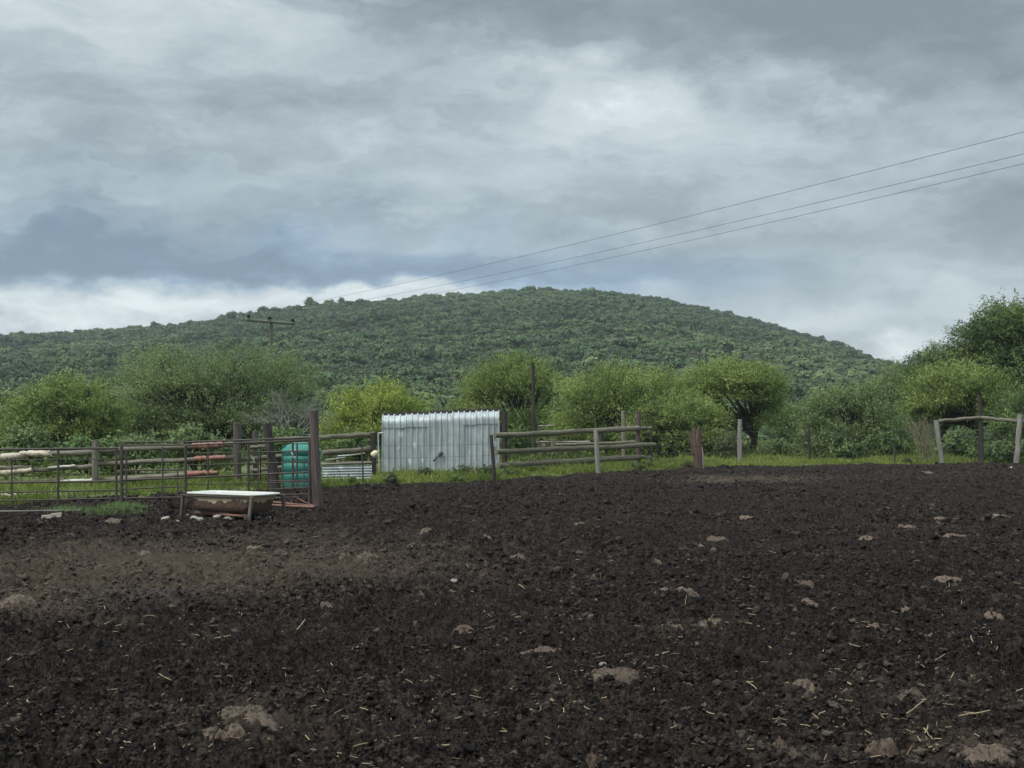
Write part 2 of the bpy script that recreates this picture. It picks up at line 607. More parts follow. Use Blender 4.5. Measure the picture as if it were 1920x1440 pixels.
def build_mud():
    nc, nr = 1500, 1650
    tan = np.concatenate([np.linspace(-1.25, -0.52, 170)[:-1], np.linspace(-0.52, 0.52, nc - 338), np.linspace(0.52, 1.25, 170)[1:]])
    D = np.geomspace(3.0, 60.0, nr)
    jx = 1.0
    X = tan[None, :] * D[:, None] * jx
    Y = np.repeat(D[:, None], nc, 1)
    x, y = X.ravel(), Y.ravel()
    z = mud_surface(x, y)
    keep = (edge_out(x, y) < 1.3).reshape(nr, nc)
    idx = np.arange(nr * nc).reshape(nr, nc)
    k = keep[:-1, :-1] & keep[1:, :-1] & keep[:-1, 1:] & keep[1:, 1:]
    q = np.stack([idx[:-1, :-1][k], idx[:-1, 1:][k], idx[1:, 1:][k], idx[1:, :-1][k]], 1)
    used = np.zeros(nr * nc, bool); used[q.ravel()] = True
    remap = np.cumsum(used) - 1
    co = np.stack([x, y, z], 1)[used]
    me = np_mesh('mud_yard', co, quads=remap[q])
    x, y = x[used], y[used]
    br, gr = patches_at(x, y)
    fattr(me, 'brown', br)
    fattr(me, 'grey', gr)
    m, w, p = new_mat('churned_mud')
    geo = w.n('ShaderNodeNewGeometry')
    pos = geo.outputs['Position']
    fine = w.noise(w.scale(pos, (1, 1, 1)), 48, 5, 0.7)
    fib = w.noise(w.scale(pos, (1.0, 0.35, 1.0)), 120, 4, 0.7, 1.2)
    mid = w.noise(pos, 9, 5, 0.6)
    crumb = w.noise(pos, 38, 7, 0.78)
    col = w.mix(w.step(mid, 0.3, 0.72), (0.0245, 0.0200, 0.0188), (0.068, 0.0545, 0.0480))
    col = w.mix(w.m('MULTIPLY', w.step(crumb, 0.53, 0.64), 0.9), col, (0.125, 0.102, 0.088))
    col = w.mix(w.m('MULTIPLY', w.step(fine, 0.53, 0.40), 0.9), col, (0.005, 0.0045, 0.0052))  # black pits: shade put into the colour where the bump is low
    f = w.m('ADD', attr(w, 'brown', out='Fac'), w.m('MULTIPLY', w.m('SUBTRACT', w.m('MULTIPLY_ADD', mid, 0.5, w.m('MULTIPLY', crumb, 0.5)), 0.5), 5.2))
    col = w.mix(w.m('MULTIPLY', w.step(f, 0.15, 1.5), 0.8), col, (0.150, 0.117, 0.092))
    col = w.mix(w.m('MULTIPLY', w.step(fib, 0.66, 0.78), 0.45), col, (0.15, 0.105, 0.07))
    g = w.m('ADD', attr(w, 'grey', out='Fac'), w.m('MULTIPLY', w.m('SUBTRACT', fine, 0.5), 1.6))
    col = w.mix(w.m('MULTIPLY', w.step(g, 0.5, 1.2), 0.6), col, (0.16, 0.15, 0.155))
    w.put(p.inputs['Base Color'], col)
    p.inputs['Roughness'].default_value = 0.85
    p.inputs['Specular IOR Level'].default_value = 0.04
    bump(w, p, w.m('ADD', fine, fib), 0.03)
    o = link_mesh('mud_yard', me, m)
    tag(o, kind='structure')


build_mud()


def hill_height(x, y):
    sky = [(-1500, 690), (-700, 660), (-200, 640), (0, 628), (150, 620), (250, 612), (350, 603), (450, 588), (500, 579), (560, 571), (600, 567), (700, 561), (800, 553),
           (880, 546), (950, 541), (1000, 538), (1060, 537), (1120, 540), (1180, 547), (1250, 558), (1330, 576), (1400, 593), (1480, 613), (1560, 639),
           (1620, 666), (1660, 690), (1760, 740), (1900, 785), (2400, 795)]
    RY, Y0 = 650.0, 165.0
    xi = x * RY / (0.8 * np.clip(y, 100, 900) + 0.2 * RY)
    px = 960 + F * xi / RY
    top = np.interp(px, [s[0] for s in sky], [(790 - s[1]) / F * RY - 0.6 for s in sky])
    s = np.clip((y - Y0) / (RY - Y0), 0, 1.6)
    prof = np.where(s <= 1, np.power(np.clip(s, 0, 1), 1.12), np.clip(1 - ((s - 1) / 0.6) ** 2, 0, 1))
    z = np.maximum(top, 0) * prof
    return z + sstep(s, 0.02, 0.3) * (1 - sstep(s, 0.75, 0.95)) * (2.2 * vnoise(x / 55, y / 55, 41) + 0.9 * vnoise(x / 18, y / 18, 42))


def ground_surface(x, y):
    e = edge_out(x, y)
    front = (y > 0) & (np.abs(np.arctan2(x, y)) < 0.88)
    inside = np.where(front, sstep(-e, -0.5, 0.9), np.where(np.hypot(x, y) < 30, 0, 0))
    z = 0.05 * vnoise(x / 2.1, y / 2.1, 51) + 0.02 * vnoise(x / 0.6, y / 0.6, 52) + 0.03
    return z - 0.6 * inside


def build_ground():
    ys = np.concatenate([[-1400, -300, -60, -12, -4, 0], np.linspace(2, 20, 19)[:-1], np.linspace(20, 75, 190), np.geomspace(76, 1500, 60)])
    xs = np.concatenate([[-1400, -500, -160, -80], np.linspace(-42, 42, 230), [80, 160, 500, 1400]])
    X, Y = np.meshgrid(xs, ys)
    z = ground_surface(X.ravel(), Y.ravel()) - np.where(Y.ravel() > 120, 0.3, 0)
    n, mcol = X.shape
    idx = np.arange(n * mcol).reshape(n, mcol)
    q = np.stack([idx[:-1, :-1].ravel(), idx[:-1, 1:].ravel(), idx[1:, 1:].ravel(), idx[1:, :-1].ravel()], 1)
    me = np_mesh('ground', np.stack([X.ravel(), Y.ravel(), z], 1), quads=q)
    m, w, p = new_mat('veld_ground')
    pos = w.n('ShaderNodeNewGeometry').outputs['Position']
    n1, n2 = w.noise(pos, 0.7, 5, 0.6), w.noise(pos, 7, 6, 0.7)
    col = w.mix(w.step(n1, 0.35, 0.65), (0.075, 0.105, 0.03), (0.13, 0.155, 0.042))
    col = w.mix(w.m('MULTIPLY', w.step(n2, 0.48, 0.7), 0.7), col, (0.035, 0.045, 0.018))
    w.put(p.inputs['Base Color'], col)
    p.inputs['Roughness'].default_value = 0.95
    bump(w, p, n2, 0.08)
    tag(link_mesh('ground', me, m), kind='structure')
    # the hill
    ys = np.linspace(160, 900, 150)
    xs = np.linspace(-620, 520, 190)
    X, Y = np.meshgrid(xs, ys)
    z = hill_height(X.ravel(), Y.ravel()) - 0.25
    n, mcol = X.shape
    idx = np.arange(n * mcol).reshape(n, mcol)
    q = np.stack([idx[:-1, :-1].ravel(), idx[:-1, 1:].ravel(), idx[1:, 1:].ravel(), idx[1:, :-1].ravel()], 1)
    me = np_mesh('hill', np.stack([X.ravel(), Y.ravel(), z], 1), quads=q)
    m, w, p = new_mat('hill_scrub_ground')
    pos = w.n('ShaderNodeNewGeometry').outputs['Position']
    n2 = w.noise(pos, 0.3, 6, 0.7)
    w.put(p.inputs['Base Color'], w.mix(w.step(n2, 0.35, 0.7), (0.028, 0.04, 0.016), (0.075, 0.078, 0.034)))
    p.inputs['Roughness'].default_value = 0.95
    tag(link_mesh('hill', me, m), kind='structure')


build_ground()

# ------------------------------------------------------------------ foliage
def unit(v):
    return v / np.maximum(np.linalg.norm(v, axis=1, keepdims=True), 1e-6)


def leaf_quads(c, a, b):
    """rhombic leaves: centre c, half-length vector a, half-width vector b"""
    n = len(c)
    v = np.stack([c - a, c + b, c + a, c - b], 1).reshape(-1, 3)
    return v, np.arange(n * 4).reshape(n, 4)


def sprays(rng, pos, dirs, length, per, leaf, spread=0.33, flat=0.6):
    """feathery twigs: per leaves set along each twig. Returns verts, quads, twig index per vert"""
    n = len(pos)
    t = rng.uniform(0.0, 1.0, (n, per))
    L = (length * rng.uniform(0.6, 1.35, n))[:, None]
    side = unit(np.cross(dirs, rng.normal(0, 1, (n, 3)) + [0, 0, 1.2]))
    up = np.cross(side, dirs)
    s1 = rng.normal(0, 1, (n, per)) * spread * L * (1.15 - 0.75 * t)
    s2 = rng.normal(0, 1, (n, per)) * spread * 0.35 * L
    c = pos[:, None] + dirs[:, None] * (t * L)[..., None] + side[:, None] * s1[..., None] + up[:, None] * s2[..., None]
    c[..., 2] -= 0.12 * L * t * t
    c = c.reshape(-1, 3)
    N = n * per
    dd = np.repeat(dirs, per, 0)
    a = unit(dd * 0.8 + rng.normal(0, 0.75, (N, 3)))
    nn = unit(rng.normal(0, 1, (N, 3)) * (1 - flat) + np.array([0, 0, 1.0]) * flat)
    b = unit(np.cross(a, nn))
    sz = leaf * rng.uniform(0.6, 1.4, (N, 1))
    v, q = leaf_quads(c, a * sz * 0.5, b * sz * 0.27)
    tv, tq = leaf_quads(pos + dirs * L * 0.5 - np.array([0, 0, 0.03]) * L, dirs * L * 0.5, side * leaf * 0.055)
    return np.concatenate([v, tv]), np.concatenate([q, tq + len(v)]), np.concatenate([np.repeat(np.arange(n), per * 4), np.repeat(np.arange(n), 4)])


LEAF = {
    'fresh': leafmat('fresh_acacia_leaf', (0.169, 0.248, 0.089), (0.309, 0.405, 0.139), (0.469, 0.559, 0.197), 0.5),
    'lime': leafmat('lime_acacia_leaf', (0.229, 0.316, 0.079), (0.387, 0.480, 0.115), (0.548, 0.618, 0.168), 0.5),
    'olive': leafmat('olive_acacia_leaf', (0.157, 0.229, 0.113), (0.277, 0.368, 0.172), (0.416, 0.505, 0.235), 0.5),
    'deep': leafmat('deep_green_leaf', (0.081, 0.138, 0.058), (0.168, 0.254, 0.097), (0.289, 0.377, 0.139), 0.38),
    'weed': leafmat('weed_leaf', (0.094, 0.156, 0.062), (0.163, 0.237, 0.094), (0.244, 0.312, 0.135)),
    'weed_dry': leafmat('dry_weed_leaf', (0.088, 0.110, 0.055), (0.140, 0.165, 0.085), (0.206, 0.225, 0.119)),
}


def vattr(me, name, vals):
    a = me.attributes.new(name, 'FLOAT_VECTOR', 'POINT')
    a.data.foreach_set('vector', np.ascontiguousarray(vals, dtype=np.float32).ravel())


def tree(box, D, kind, label, trunk_px=None, seed=1, dens=1.0, nl=9, group=None, name='acacia_tree', leaf=0.078, flat=0.62, depth=0.8, cat='tree', low=2.0, lobe=0.21):
    """an acacia whose crown fills the box (x0, x1, top, bottom) of the frame at D metres"""
    rng = np.random.default_rng(seed)
    rr = random.Random(seed)
    x0, x1, yt, yb = box
    pl, pr = P(x0, yt, D), P(x1, yt, D)
    zt, zb = pl.z, max(P(x0, yb, D).z, 0.05)
    cx, W, H = (pl.x + pr.x) / 2, (pr.x - pl.x) / 2, (zt - zb)
    bx = P(trunk_px, 800, D).x if trunk_px is not None else cx
    root = empty(name, (bx, D, 0), label, cat, group)
    W, H = max(0.5, W - 0.32), max(0.5, H - 0.30)
    Wy = W * depth
    # lobes of the crown: pads spread on a dome
    C, S = [], []
    nl = int(nl * 3.0)
    for i in range(nl):
        ang = 2 * math.pi * (i * 0.618 + rr.uniform(-0.06, 0.06))
        rad = math.sqrt((i + 0.35) / nl) * 0.84 * rr.uniform(0.85, 1.12)
        ex, ey = math.cos(ang) * rad, math.sin(ang) * rad
        h = math.sqrt(max(0.0, 1 - rad * rad * 0.95)) ** 0.75
        lz = zb + H * (0.30 + 0.60 * h * rr.uniform(0.45, 1.08) + rr.uniform(-0.05, 0.06))
        s = lobe * rr.uniform(0.65, 1.35)
        C.append((cx + ex * W, D + ey * Wy, lz)); S.append((s * W, s * Wy, H * 0.085 * rr.uniform(0.7, 1.5)))
    for i in range(max(2, int(nl * low))):    # skirts hanging lower
        ang = 2 * math.pi * rr.random()
        f_ = rr.uniform(0.55, 0.92)
        C.append((cx + math.cos(ang) * W * f_, D + math.sin(ang) * Wy * f_, zb + H * rr.uniform(0.10, 0.42)))
        s = lobe * 0.95 * rr.uniform(0.7, 1.1)
        S.append((s * W, s * Wy, H * 0.09))
    C, S = np.array(C), np.array(S)
    vol = W * Wy * 2.0 + W * H * 2.0
    n = int(np.clip(84 * dens * vol, 160, 4600))
    li = rng.choice(len(C), n, p=S[:, 0] * S[:, 1] / (S[:, 0] * S[:, 1]).sum())
    u = unit(rng.normal(0, 1, (n, 3)))
    u[:, 2] = np.where(u[:, 2] < -0.25, -u[:, 2] * 0.6, u[:, 2])
    rad = rng.uniform(0.5, 1.0, (n, 1)) ** 0.4
    stick = (rng.random((n, 1)) < 0.2) * rng.uniform(0.0, 0.3, (n, 1))
    pos = C[li] + u * S[li] * (rad + stick)
    out = unit(pos - np.array([cx, D, zb + H * 0.2]))
    dirs = unit(out * [0.9, 0.9, 0.45] + u * 0.4 + rng.normal(0, 0.34, (n, 3)) + [0, 0, 0.14])
    per = 38
    v, q, ti = sprays(rng, pos, dirs, 0.64 * (W * H) ** 0.18, per, leaf, 0.19, flat)
    me = np_mesh('crown', v, quads=q, smooth=False)
    lt = np.clip(rng.normal(0.5, 0.30, len(C)), 0, 1)
    tint = np.clip(lt[li] * 0.85 + rng.normal(0.10, 0.10, n), 0, 1)
    lj = np.repeat(rng.normal(0, 0.025, len(v) // 4), 4)
    fattr(me, 'tint', np.clip(tint[ti] + lj, 0, 1))
    vattr(me, 'nrm', unit(u * [1, 1, 0.8] + out * 0.35 + [0, 0, 0.35] + rng.normal(0, .2, (n, 3)))[ti])
    link_mesh('crown', me, LEAF[kind], root)
    # trunk and limbs
    mb = MB(seed)
    tr = 0.042 * (W + H) * 0.5 + 0.04
    fork = Vector((bx + rr.uniform(-0.2, 0.2), D, max(0.5, zb * 0.75 + 0.2)))
    mb.path([(bx, D, -0.1), (bx + rr.uniform(-0.1, 0.1), D, fork.z * 0.5), fork], [tr * 1.35, tr, tr * 0.9], 9, 0.06)
    for c, s in zip(C, S):
        c = Vector(c)
        midp = fork.lerp(c, 0.5) + Vector((rr.uniform(-.2, .2), rr.uniform(-.2, .2), H * 0.02))
        mb.path([fork - Vector((0, 0, 0.1)), fork.lerp(midp, 0.5) + Vector((0, 0, 0.06 * H)), midp, c], [tr * 0.62, tr * 0.48, tr * 0.33, tr * 0.16], 6, 0.05)
        for k in range(5):
            e = c + Vector((rr.uniform(-1, 1) * s[0], rr.uniform(-1, 1) * s[1], rr.uniform(-0.2, 0.9) * s[2]))
            mb.path([midp.lerp(c, rr.uniform(0.3, 1)), c.lerp(e, 0.45) + Vector((0, 0, 0.05)), e], [tr * 0.17, tr * 0.11, 0.012], 5)
    mb.build('trunk', MAT['bark'], root)
    return root


def shrub(box, D, kind, label, seed, n=220, leaf=0.11, name='shrub', cat='shrub', group=None, per=12, length=0.32):
    rng = np.random.default_rng(seed)
    x0, x1, yt, yb = box
    a, b = P(x0, yt, D), P(x1, yb, D)
    cx, W = (a.x + b.x) / 2, (b.x - a.x) / 2
    zb = max(0.0, b.z)
    H = a.z - zb
    z0 = zb if zb > 5 else 0.0
    root = empty(name, (cx, D, z0), label, cat, group)
    nl = 6
    ox = rng.uniform(-.62, .62, nl)
    ox[0] *= 0.15
    C = np.stack([cx + ox * W, D + rng.uniform(-.6, .6, nl) * W, zb + H * (.26 + .42 * np.cos(ox * 1.9) * rng.uniform(.55, 1, nl))], 1)
    S = np.stack([W * rng.uniform(.28, .45, nl), W * rng.uniform(.28, .45, nl), H * rng.uniform(.2, .32, nl)], 1)
    li = rng.integers(0, nl, n)
    u = unit(rng.normal(0, 1, (n, 3)))
    pos = C[li] + u * S[li] * rng.uniform(.4, 1, (n, 1)) ** .5
    pos[:, 2] = np.maximum(pos[:, 2], 0.05)
    dirs = unit(u + rng.normal(0, .4, (n, 3)) + [0, 0, .3])
    v, q, ti = sprays(rng, pos, dirs, length, per, leaf, .35, .5)
    me = np_mesh('foliage', v, quads=q, smooth=False)
    fattr(me, 'tint', np.clip(rng.normal(.45, .22, n), 0, 1)[ti])
    vattr(me, 'nrm', unit(u + [0, 0, .3])[ti])
    link_mesh('foliage', me, LEAF[kind], root)
    mb = MB(seed)
    for c in C:
        k = max(1.0, H / 1.5)
        mb.path([(cx + rng.uniform(-.1, .1), D, z0 - 0.05), (c[0] * .6 + cx * .4, D, z0 + (c[2] - z0) * .5), tuple(c)], [.03 * k, .022 * k, .008 * k], 5)
    mb.build('stem', MAT['bark'], root)
    return root


def twig_mass(mb, rr, base, d, L, r, depth, spread=0.6, gravity=0.0):
    """bare recursive branching"""
    p = Vector(base); d = Vector(d).normalized()
    m = p + d * L * 0.5 + Vector((rr.gauss(0, 1), rr.gauss(0, 1), rr.gauss(0, 1))) * L * 0.06
    e = p + d * L
    mb.path([p, m, e], [r, r * 0.82, r * 0.62], 6 if r > 0.02 else 4, 0, caps=False)
    if depth == 0:
        return
    for k in range(rr.choice((2, 3, 3))):
        nd = d + Vector((rr.gauss(0, 1), rr.gauss(0, 1), rr.gauss(0, 1) * 0.6 + gravity)) * spread
        twig_mass(mb, rr, m.lerp(e, rr.uniform(0.3, 1)), nd, L * rr.uniform(0.55, 0.85), r * 0.6, depth - 1, spread, gravity)


# trees behind the yard (x0, x1, top, bottom of the crown), metres away
GT = 'acacia trees behind the fences'
tree((8, 232, 712, 850), 46, 'fresh', 'layered acacia at the left edge of the photo with a dark hollow under its crown', 120, 11, 1.15, 10, GT)
tree((200, 612, 656, 850), 60, 'olive', 'largest spreading olive green acacia, behind the red painted rails and below the power pole', 400, 12, 1.25, 15, GT, depth=0.6)
tree((-190, 70, 750, 850), 52, 'olive', 'dull green acacia cut off by the left edge of the photo', -60, 13, 1.0, 8, GT)
tree((606, 812, 718, 850), 56, 'lime', 'bright lime green round acacia behind the tank and the left half of the tin shelter', 690, 14, 1.2, 9, GT)
tree((842, 1062, 672, 856), 60, 'fresh', 'tall rounded acacia behind the black pole just right of the tin shelter', 985, 15, 1.2, 10, GT)
tree((1030, 1310, 686, 850), 55, 'fresh', 'broad bright acacia behind the lone brace post of the log fence', 1180, 16, 1.25, 12, GT)
tree((1165, 1362, 748, 850), 52, 'fresh', 'low drooping yellow green acacia right behind the red brown stump', 1325, 17, 1.2, 9, GT)
tree((1258, 1478, 680, 815), 58, 'fresh', 'flat topped acacia with a bare leaning trunk behind the pale round post', 1408, 18, 1.25, 10, GT, low=0.3)
tree((1496, 1696, 722, 858), 54, 'olive', 'dull olive layered acacia between the dark steel post and the dry twiggy bush', 1610, 19, 1.15, 11, GT)
tree((1600, 1742, 684, 830), 80, 'olive', 'smaller dark acacia where the hill slope meets the trees on the right', 1670, 20, 1.1, 8, GT)
tree((1690, 1850, 652, 800), 64, 'deep', 'ragged topped acacia against the sky, left of the tallest tree', 1770, 21, 1.35, 10, GT)
tree((1775, 2075, 578, 800), 62, 'deep', 'tallest dark green tree, cut off by the right edge of the photo', 1930, 22, 1.7, 17, GT, leaf=0.11)
tree((1700, 1905, 684, 800), 56, 'fresh', 'mid green acacia directly behind the cross braced corner posts', 1830, 23, 1.2, 9, GT)
tree((1870, 2100, 712, 830), 52, 'deep', 'dark leafy acacia behind the outermost brace post on the right', 1985, 24, 1.1, 8, GT)
tree((1440, 1560, 760, 850), 78, 'deep', 'small dark tree in the gap between the flat topped acacia and the olive one', 1500, 25, 1.1, 6, GT)
tree((770, 900, 770, 850), 75, 'olive', 'low dark acacia peeping over the roof of the tin shelter', 830, 26, 1.0, 6, GT)

# shrubs
GS = 'shrubs beyond the wire fence'
shrub((1828, 1925, 834, 868), 49.5, 'weed', 'bright green leafy bush between the two right brace posts', 31, 260, 0.14, 'leafy_bush', 'bush')
shrub((1238, 1292, 815, 866), 51, 'weed_dry', 'grey green shrub just left of the red brown stump', 32, 200, group=GS)
shrub((1330, 1400, 816, 866), 50, 'weed_dry', 'pale feathery shrub between the stump and the pale round post', 33, 260, 0.08, group=GS)
shrub((1418, 1500, 832, 868), 53, 'weed', 'low green shrub under the flat topped acacia, right of its trunk', 34, 240, group=GS)
shrub((1560, 1640, 835, 868), 51, 'weed', 'low bright shrub under the olive acacia', 35, 200, group=GS)
shrub((1630, 1700, 812, 868), 52, 'deep', 'dark shrub against the thin rusty steel post', 36, 240, group=GS)
shrub((1765, 1835, 800, 868), 53, 'olive', 'tall shrub filling the space under the left brace beam', 37, 320, group=GS)
shrub((1005, 1090, 822, 868), 54, 'weed_dry', 'dull shrub behind the log fence beside the black pole', 38, 240, group=GS)
shrub((1095, 1190, 826, 868), 56, 'weed', 'green shrub behind the right half of the log fence', 39, 240, group=GS)
shrub((600, 700, 800, 880), 45, 'deep', 'dark bush behind the log rails between the tank and the shelter', 40, 340, group=GS)
shrub((190, 320, 806, 892), 37.5, 'olive', 'bush behind the rails right of the left grey post', 43, 380, group=GS)
shrub((300, 440, 800, 892), 37.5, 'olive', 'bush behind the red painted rails', 44, 420, group=GS)
shrub((-20, 100, 800, 892), 37.5, 'olive', 'bush behind the cream painted rails at the left edge', 45, 420, group=GS)
shrub((940, 1000, 800, 870), 52, 'deep', 'dark bush behind the post at the right wall of the shelter', 46, 220, group=GS)
shrub((90, 240, 822, 892), 37.5, 'deep', 'shady bush under the layered acacia behind the left rails', 47, 420, group=GS)
shrub((440, 600, 800, 892), 37.5, 'deep', 'dark bush under the grey dead tree', 48, 420, group=GS)
for i, (x0, x1, yt, lab) in enumerate([
        (786, 806, 882, 'dusty brown green weed at the foot of the shelter, left of its door'),
        (848, 884, 878, 'grey green weed with upright stalks in front of the shelter door'),
        (890, 925, 878, 'largest dark weed tuft at the right foot of the shelter'),
        (1005, 1060, 868, 'straggly seeding weed under the lowest rail right of the black pole')]):
    shrub((x0 - 3, x1 + 3, yt, 902), 35.2 if i < 3 else 40.5, 'weed_dry', lab, 60 + i, 90, 0.07, 'weed_clump', 'weed', 'weeds along the shelter and rails', 9, 0.2)

qe = random.Random(70)
for i in range(16):
    x_ = qe.choice([qe.uniform(620, 930), qe.uniform(940, 1300), qe.uniform(1320, 1900)])
    y_ = float(np.interp(x_, [e[0] for e in EDGE_PX], [e[1] for e in EDGE_PX])) - qe.uniform(0, 3)
    w_, h_ = qe.uniform(10, 22), qe.uniform(7, 15)
    shrub((x_ - w_ / 2, x_ + w_ / 2, y_ - h_, y_), G(x_, y_).y, qe.choice(['weed_dry', 'weed_dry', 'weed']), 'small weed tuft growing where the grass meets the mud', 900 + i, 40, 0.06, 'weed_tuft', 'weed', 'weed tufts along the mud edge', 8, 0.14)

# bare trees
rr = random.Random(5)
t = empty('dead_tree', P(540, 905, 38) * 1.0, 'leafless grey dead tree with a tangle of fine twigs above the green tank', 'tree')
t.location.z = 0
mb = MB(5)
bz = t.location
mb.path([(bz.x, bz.y, -0.1), (bz.x + 0.05, bz.y, 0.6), (bz.x + 0.1, bz.y, 1.0)], [0.06, 0.05, 0.045], 8, 0.05)
mb.build('trunk', MAT['bark_grey'], t)
tw = MB(6)
for dx in (-0.95, -0.5, -0.1, 0.35, 0.7, 1.0):
    twig_mass(tw, rr, (bz.x + 0.1, bz.y, 0.95), (dx, rr.uniform(-.4, .4), 0.85), 0.62, 0.022, 6, 0.62)
tw.build('branches', MAT['bark_grey'], t)
c = G(1735, 868)
t = empty('dry_bush', (c.x, c.y, 0), 'dry tan leafless bush of upright twigs beside the left brace post', 'bush')
tw = MB(8)
for k in range(12):
    twig_mass(tw, rr, (c.x + rr.uniform(-.28, .28), c.y + rr.uniform(-.2, .2), 0), (rr.uniform(-.4, .3), rr.uniform(-.3, .3), 1.0), 0.75, 0.014, 3, 0.32, 0.25)
tw.build('twigs', MAT['twig_tan'], t)

# ------------------------------------------------------------------ bush covering the hill: one mass
def bush_variants():
    col = bpy.data.collections.new('bush_kinds')
    m, w, p = new_mat('hill_bush_leaf')
    tv = attr(w, 'btint', 'INSTANCER', 'Fac')
    lv = attr(w, 'tint', out='Fac')
    colr = w.ramp(w.m('ADD', tv, w.m('MULTIPLY', w.m('SUBTRACT', lv, 0.5), 0.35)),
                  [(0.0, (0.033, 0.057, 0.033)), (0.35, (0.069, 0.112, 0.053)), (0.7, (0.120, 0.172, 0.075)), (1.0, (0.195, 0.234, 0.105))])
    w.put(p.inputs['Base Color'], colr)
    p.inputs['Roughness'].default_value = 0.8
    p.inputs['Specular IOR Level'].default_value = 0.15
    for k in range(8):
        rng = np.random.default_rng(200 + k)
        nl = 5
        C = np.stack([rng.uniform(-.45, .45, nl), rng.uniform(-.45, .45, nl), rng.uniform(.35, .62, nl)], 1)
        S = np.stack([rng.uniform(.35, .55, nl), rng.uniform(.35, .55, nl), rng.uniform(.26, .40, nl)], 1)
        n = 230
        li = rng.integers(0, nl, n)
        u = unit(rng.normal(0, 1, (n, 3)))
        u[:, 2] = np.where(u[:, 2] < -0.3, -u[:, 2], u[:, 2])
        c = C[li] + u * S[li] * rng.uniform(.75, 1.06, (n, 1))
        nn = unit(u + [0, 0, 0.15] + rng.normal(0, .24, (n, 3)))
        a = unit(np.cross(nn, rng.normal(0, 1, (n, 3))))
        b = np.cross(nn, a)
        s = rng.uniform(.07, .17, (n, 1))
        v, q = leaf_quads(c, a * s, b * s * 0.75)
        me = np_mesh('bush_kind', v, quads=q, smooth=False)
        fattr(me, 'tint', np.repeat(rng.uniform(0, 1, n), 4))
        me.materials.append(m)
        col.objects.link(bpy.data.objects.new('bush_kind', me))
    return col


def build_bush():
    rng = np.random.default_rng(77)
    pts = []
    # jittered grid over the slope, then the flats in front of it
    for y0, y1, st in ((105, 165, 3.0), (165, 300, 2.35), (300, 700, 2.35)):
        gy = np.arange(y0, y1, st)
        for y in gy:
            hw = 0.52 * y + 30
            gx = np.arange(-hw, hw, st)
            pts.append(np.stack([gx + rng.uniform(-.55, .55, len(gx)) * st, y + rng.uniform(-.55, .55, len(gx)) * st], 1))
    p = np.concatenate(pts)
    x, y = p[:, 0], p[:, 1]
    dens = 0.86 + 0.25 * vnoise(x / 14, y / 14, 71) + 0.2 * vnoise(x / 40, y / 40, 72)
    k = rng.random(len(x)) < dens
    x, y = x[k], y[k]
    z = np.where(y > 160, hill_height(x, y), 0.0) - 0.3
    n = len(x)
    scl = rng.lognormal(0.0, 0.42, n) * 1.4 * (1 + 0.25 * vnoise(x / 30, y / 30, 73))
    scl = np.where((y > 600) & (rng.random(n) < 0.04), scl * 1.4, scl)
    scl = np.clip(scl, 0.6, 3.6)
    tint = np.clip(0.42 + 0.10 * rng.normal(0, 1, n) + 0.16 * vnoise(x / 25, y / 25, 74) + 0.16 * vnoise(x / 75, y / 60, 75) + np.where(rng.random(n) < .05, -.3, 0), 0.0, 1.0)
    me = bpy.data.meshes.new('hill_bush')
    me.vertices.add(n)
    me.vertices.foreach_set('co', np.stack([x, y, z], 1).astype(np.float32).ravel())
    fattr(me, 'scl', scl)
    fattr(me, 'btint', tint)
    fattr(me, 'rot', rng.uniform(0, 6.28, n))
    fattr(me, 'hgt', rng.uniform(0.75, 1.25, n))
    o = bpy.data.objects.new('hill_bush', me)
    COL.objects.link(o)
    tag(o, 'dense dark green thorn bush covering the whole hill', 'bush', kind='stuff')
    g = bpy.data.node_groups.new('bush_scatter', 'GeometryNodeTree')
    g.interface.new_socket('Geometry', in_out='INPUT', socket_type='NodeSocketGeometry')
    g.interface.new_socket('Geometry', in_out='OUTPUT', socket_type='NodeSocketGeometry')
    N, L = g.nodes, g.links
    gi, go = N.new('NodeGroupInput'), N.new('NodeGroupOutput')
    ci = N.new('GeometryNodeCollectionInfo')
    ci.inputs[0].default_value = bush_variants()
    ci.inputs[1].default_value = True
    ci.inputs[2].default_value = True
    ip = N.new('GeometryNodeInstanceOnPoints')
    ip.inputs['Pick Instance'].default_value = True

    def na(name):
        a = N.new('GeometryNodeInputNamedAttribute'); a.data_type = 'FLOAT'
        a.inputs[0].default_value = name
        return a.outputs[0]
    cr, cs = N.new('ShaderNodeCombineXYZ'), N.new('ShaderNodeCombineXYZ')
    L.new(na('rot'), cr.inputs[2])
    s = na('scl')
    L.new(s, cs.inputs[0]); L.new(s, cs.inputs[1])
    mm = N.new('ShaderNodeMath'); mm.operation = 'MULTIPLY'
    L.new(s, mm.inputs[0]); L.new(na('hgt'), mm.inputs[1]); L.new(mm.outputs[0], cs.inputs[2])
    L.new(gi.outputs[0], ip.inputs['Points'])
    L.new(ci.outputs[0], ip.inputs['Instance'])
    L.new(cr.outputs[0], ip.inputs['Rotation'])
    L.new(cs.outputs[0], ip.inputs['Scale'])
    L.new(ip.outputs[0], go.inputs[0])
    o.modifiers.new('scatter', 'NODES').node_group = g


build_bush()

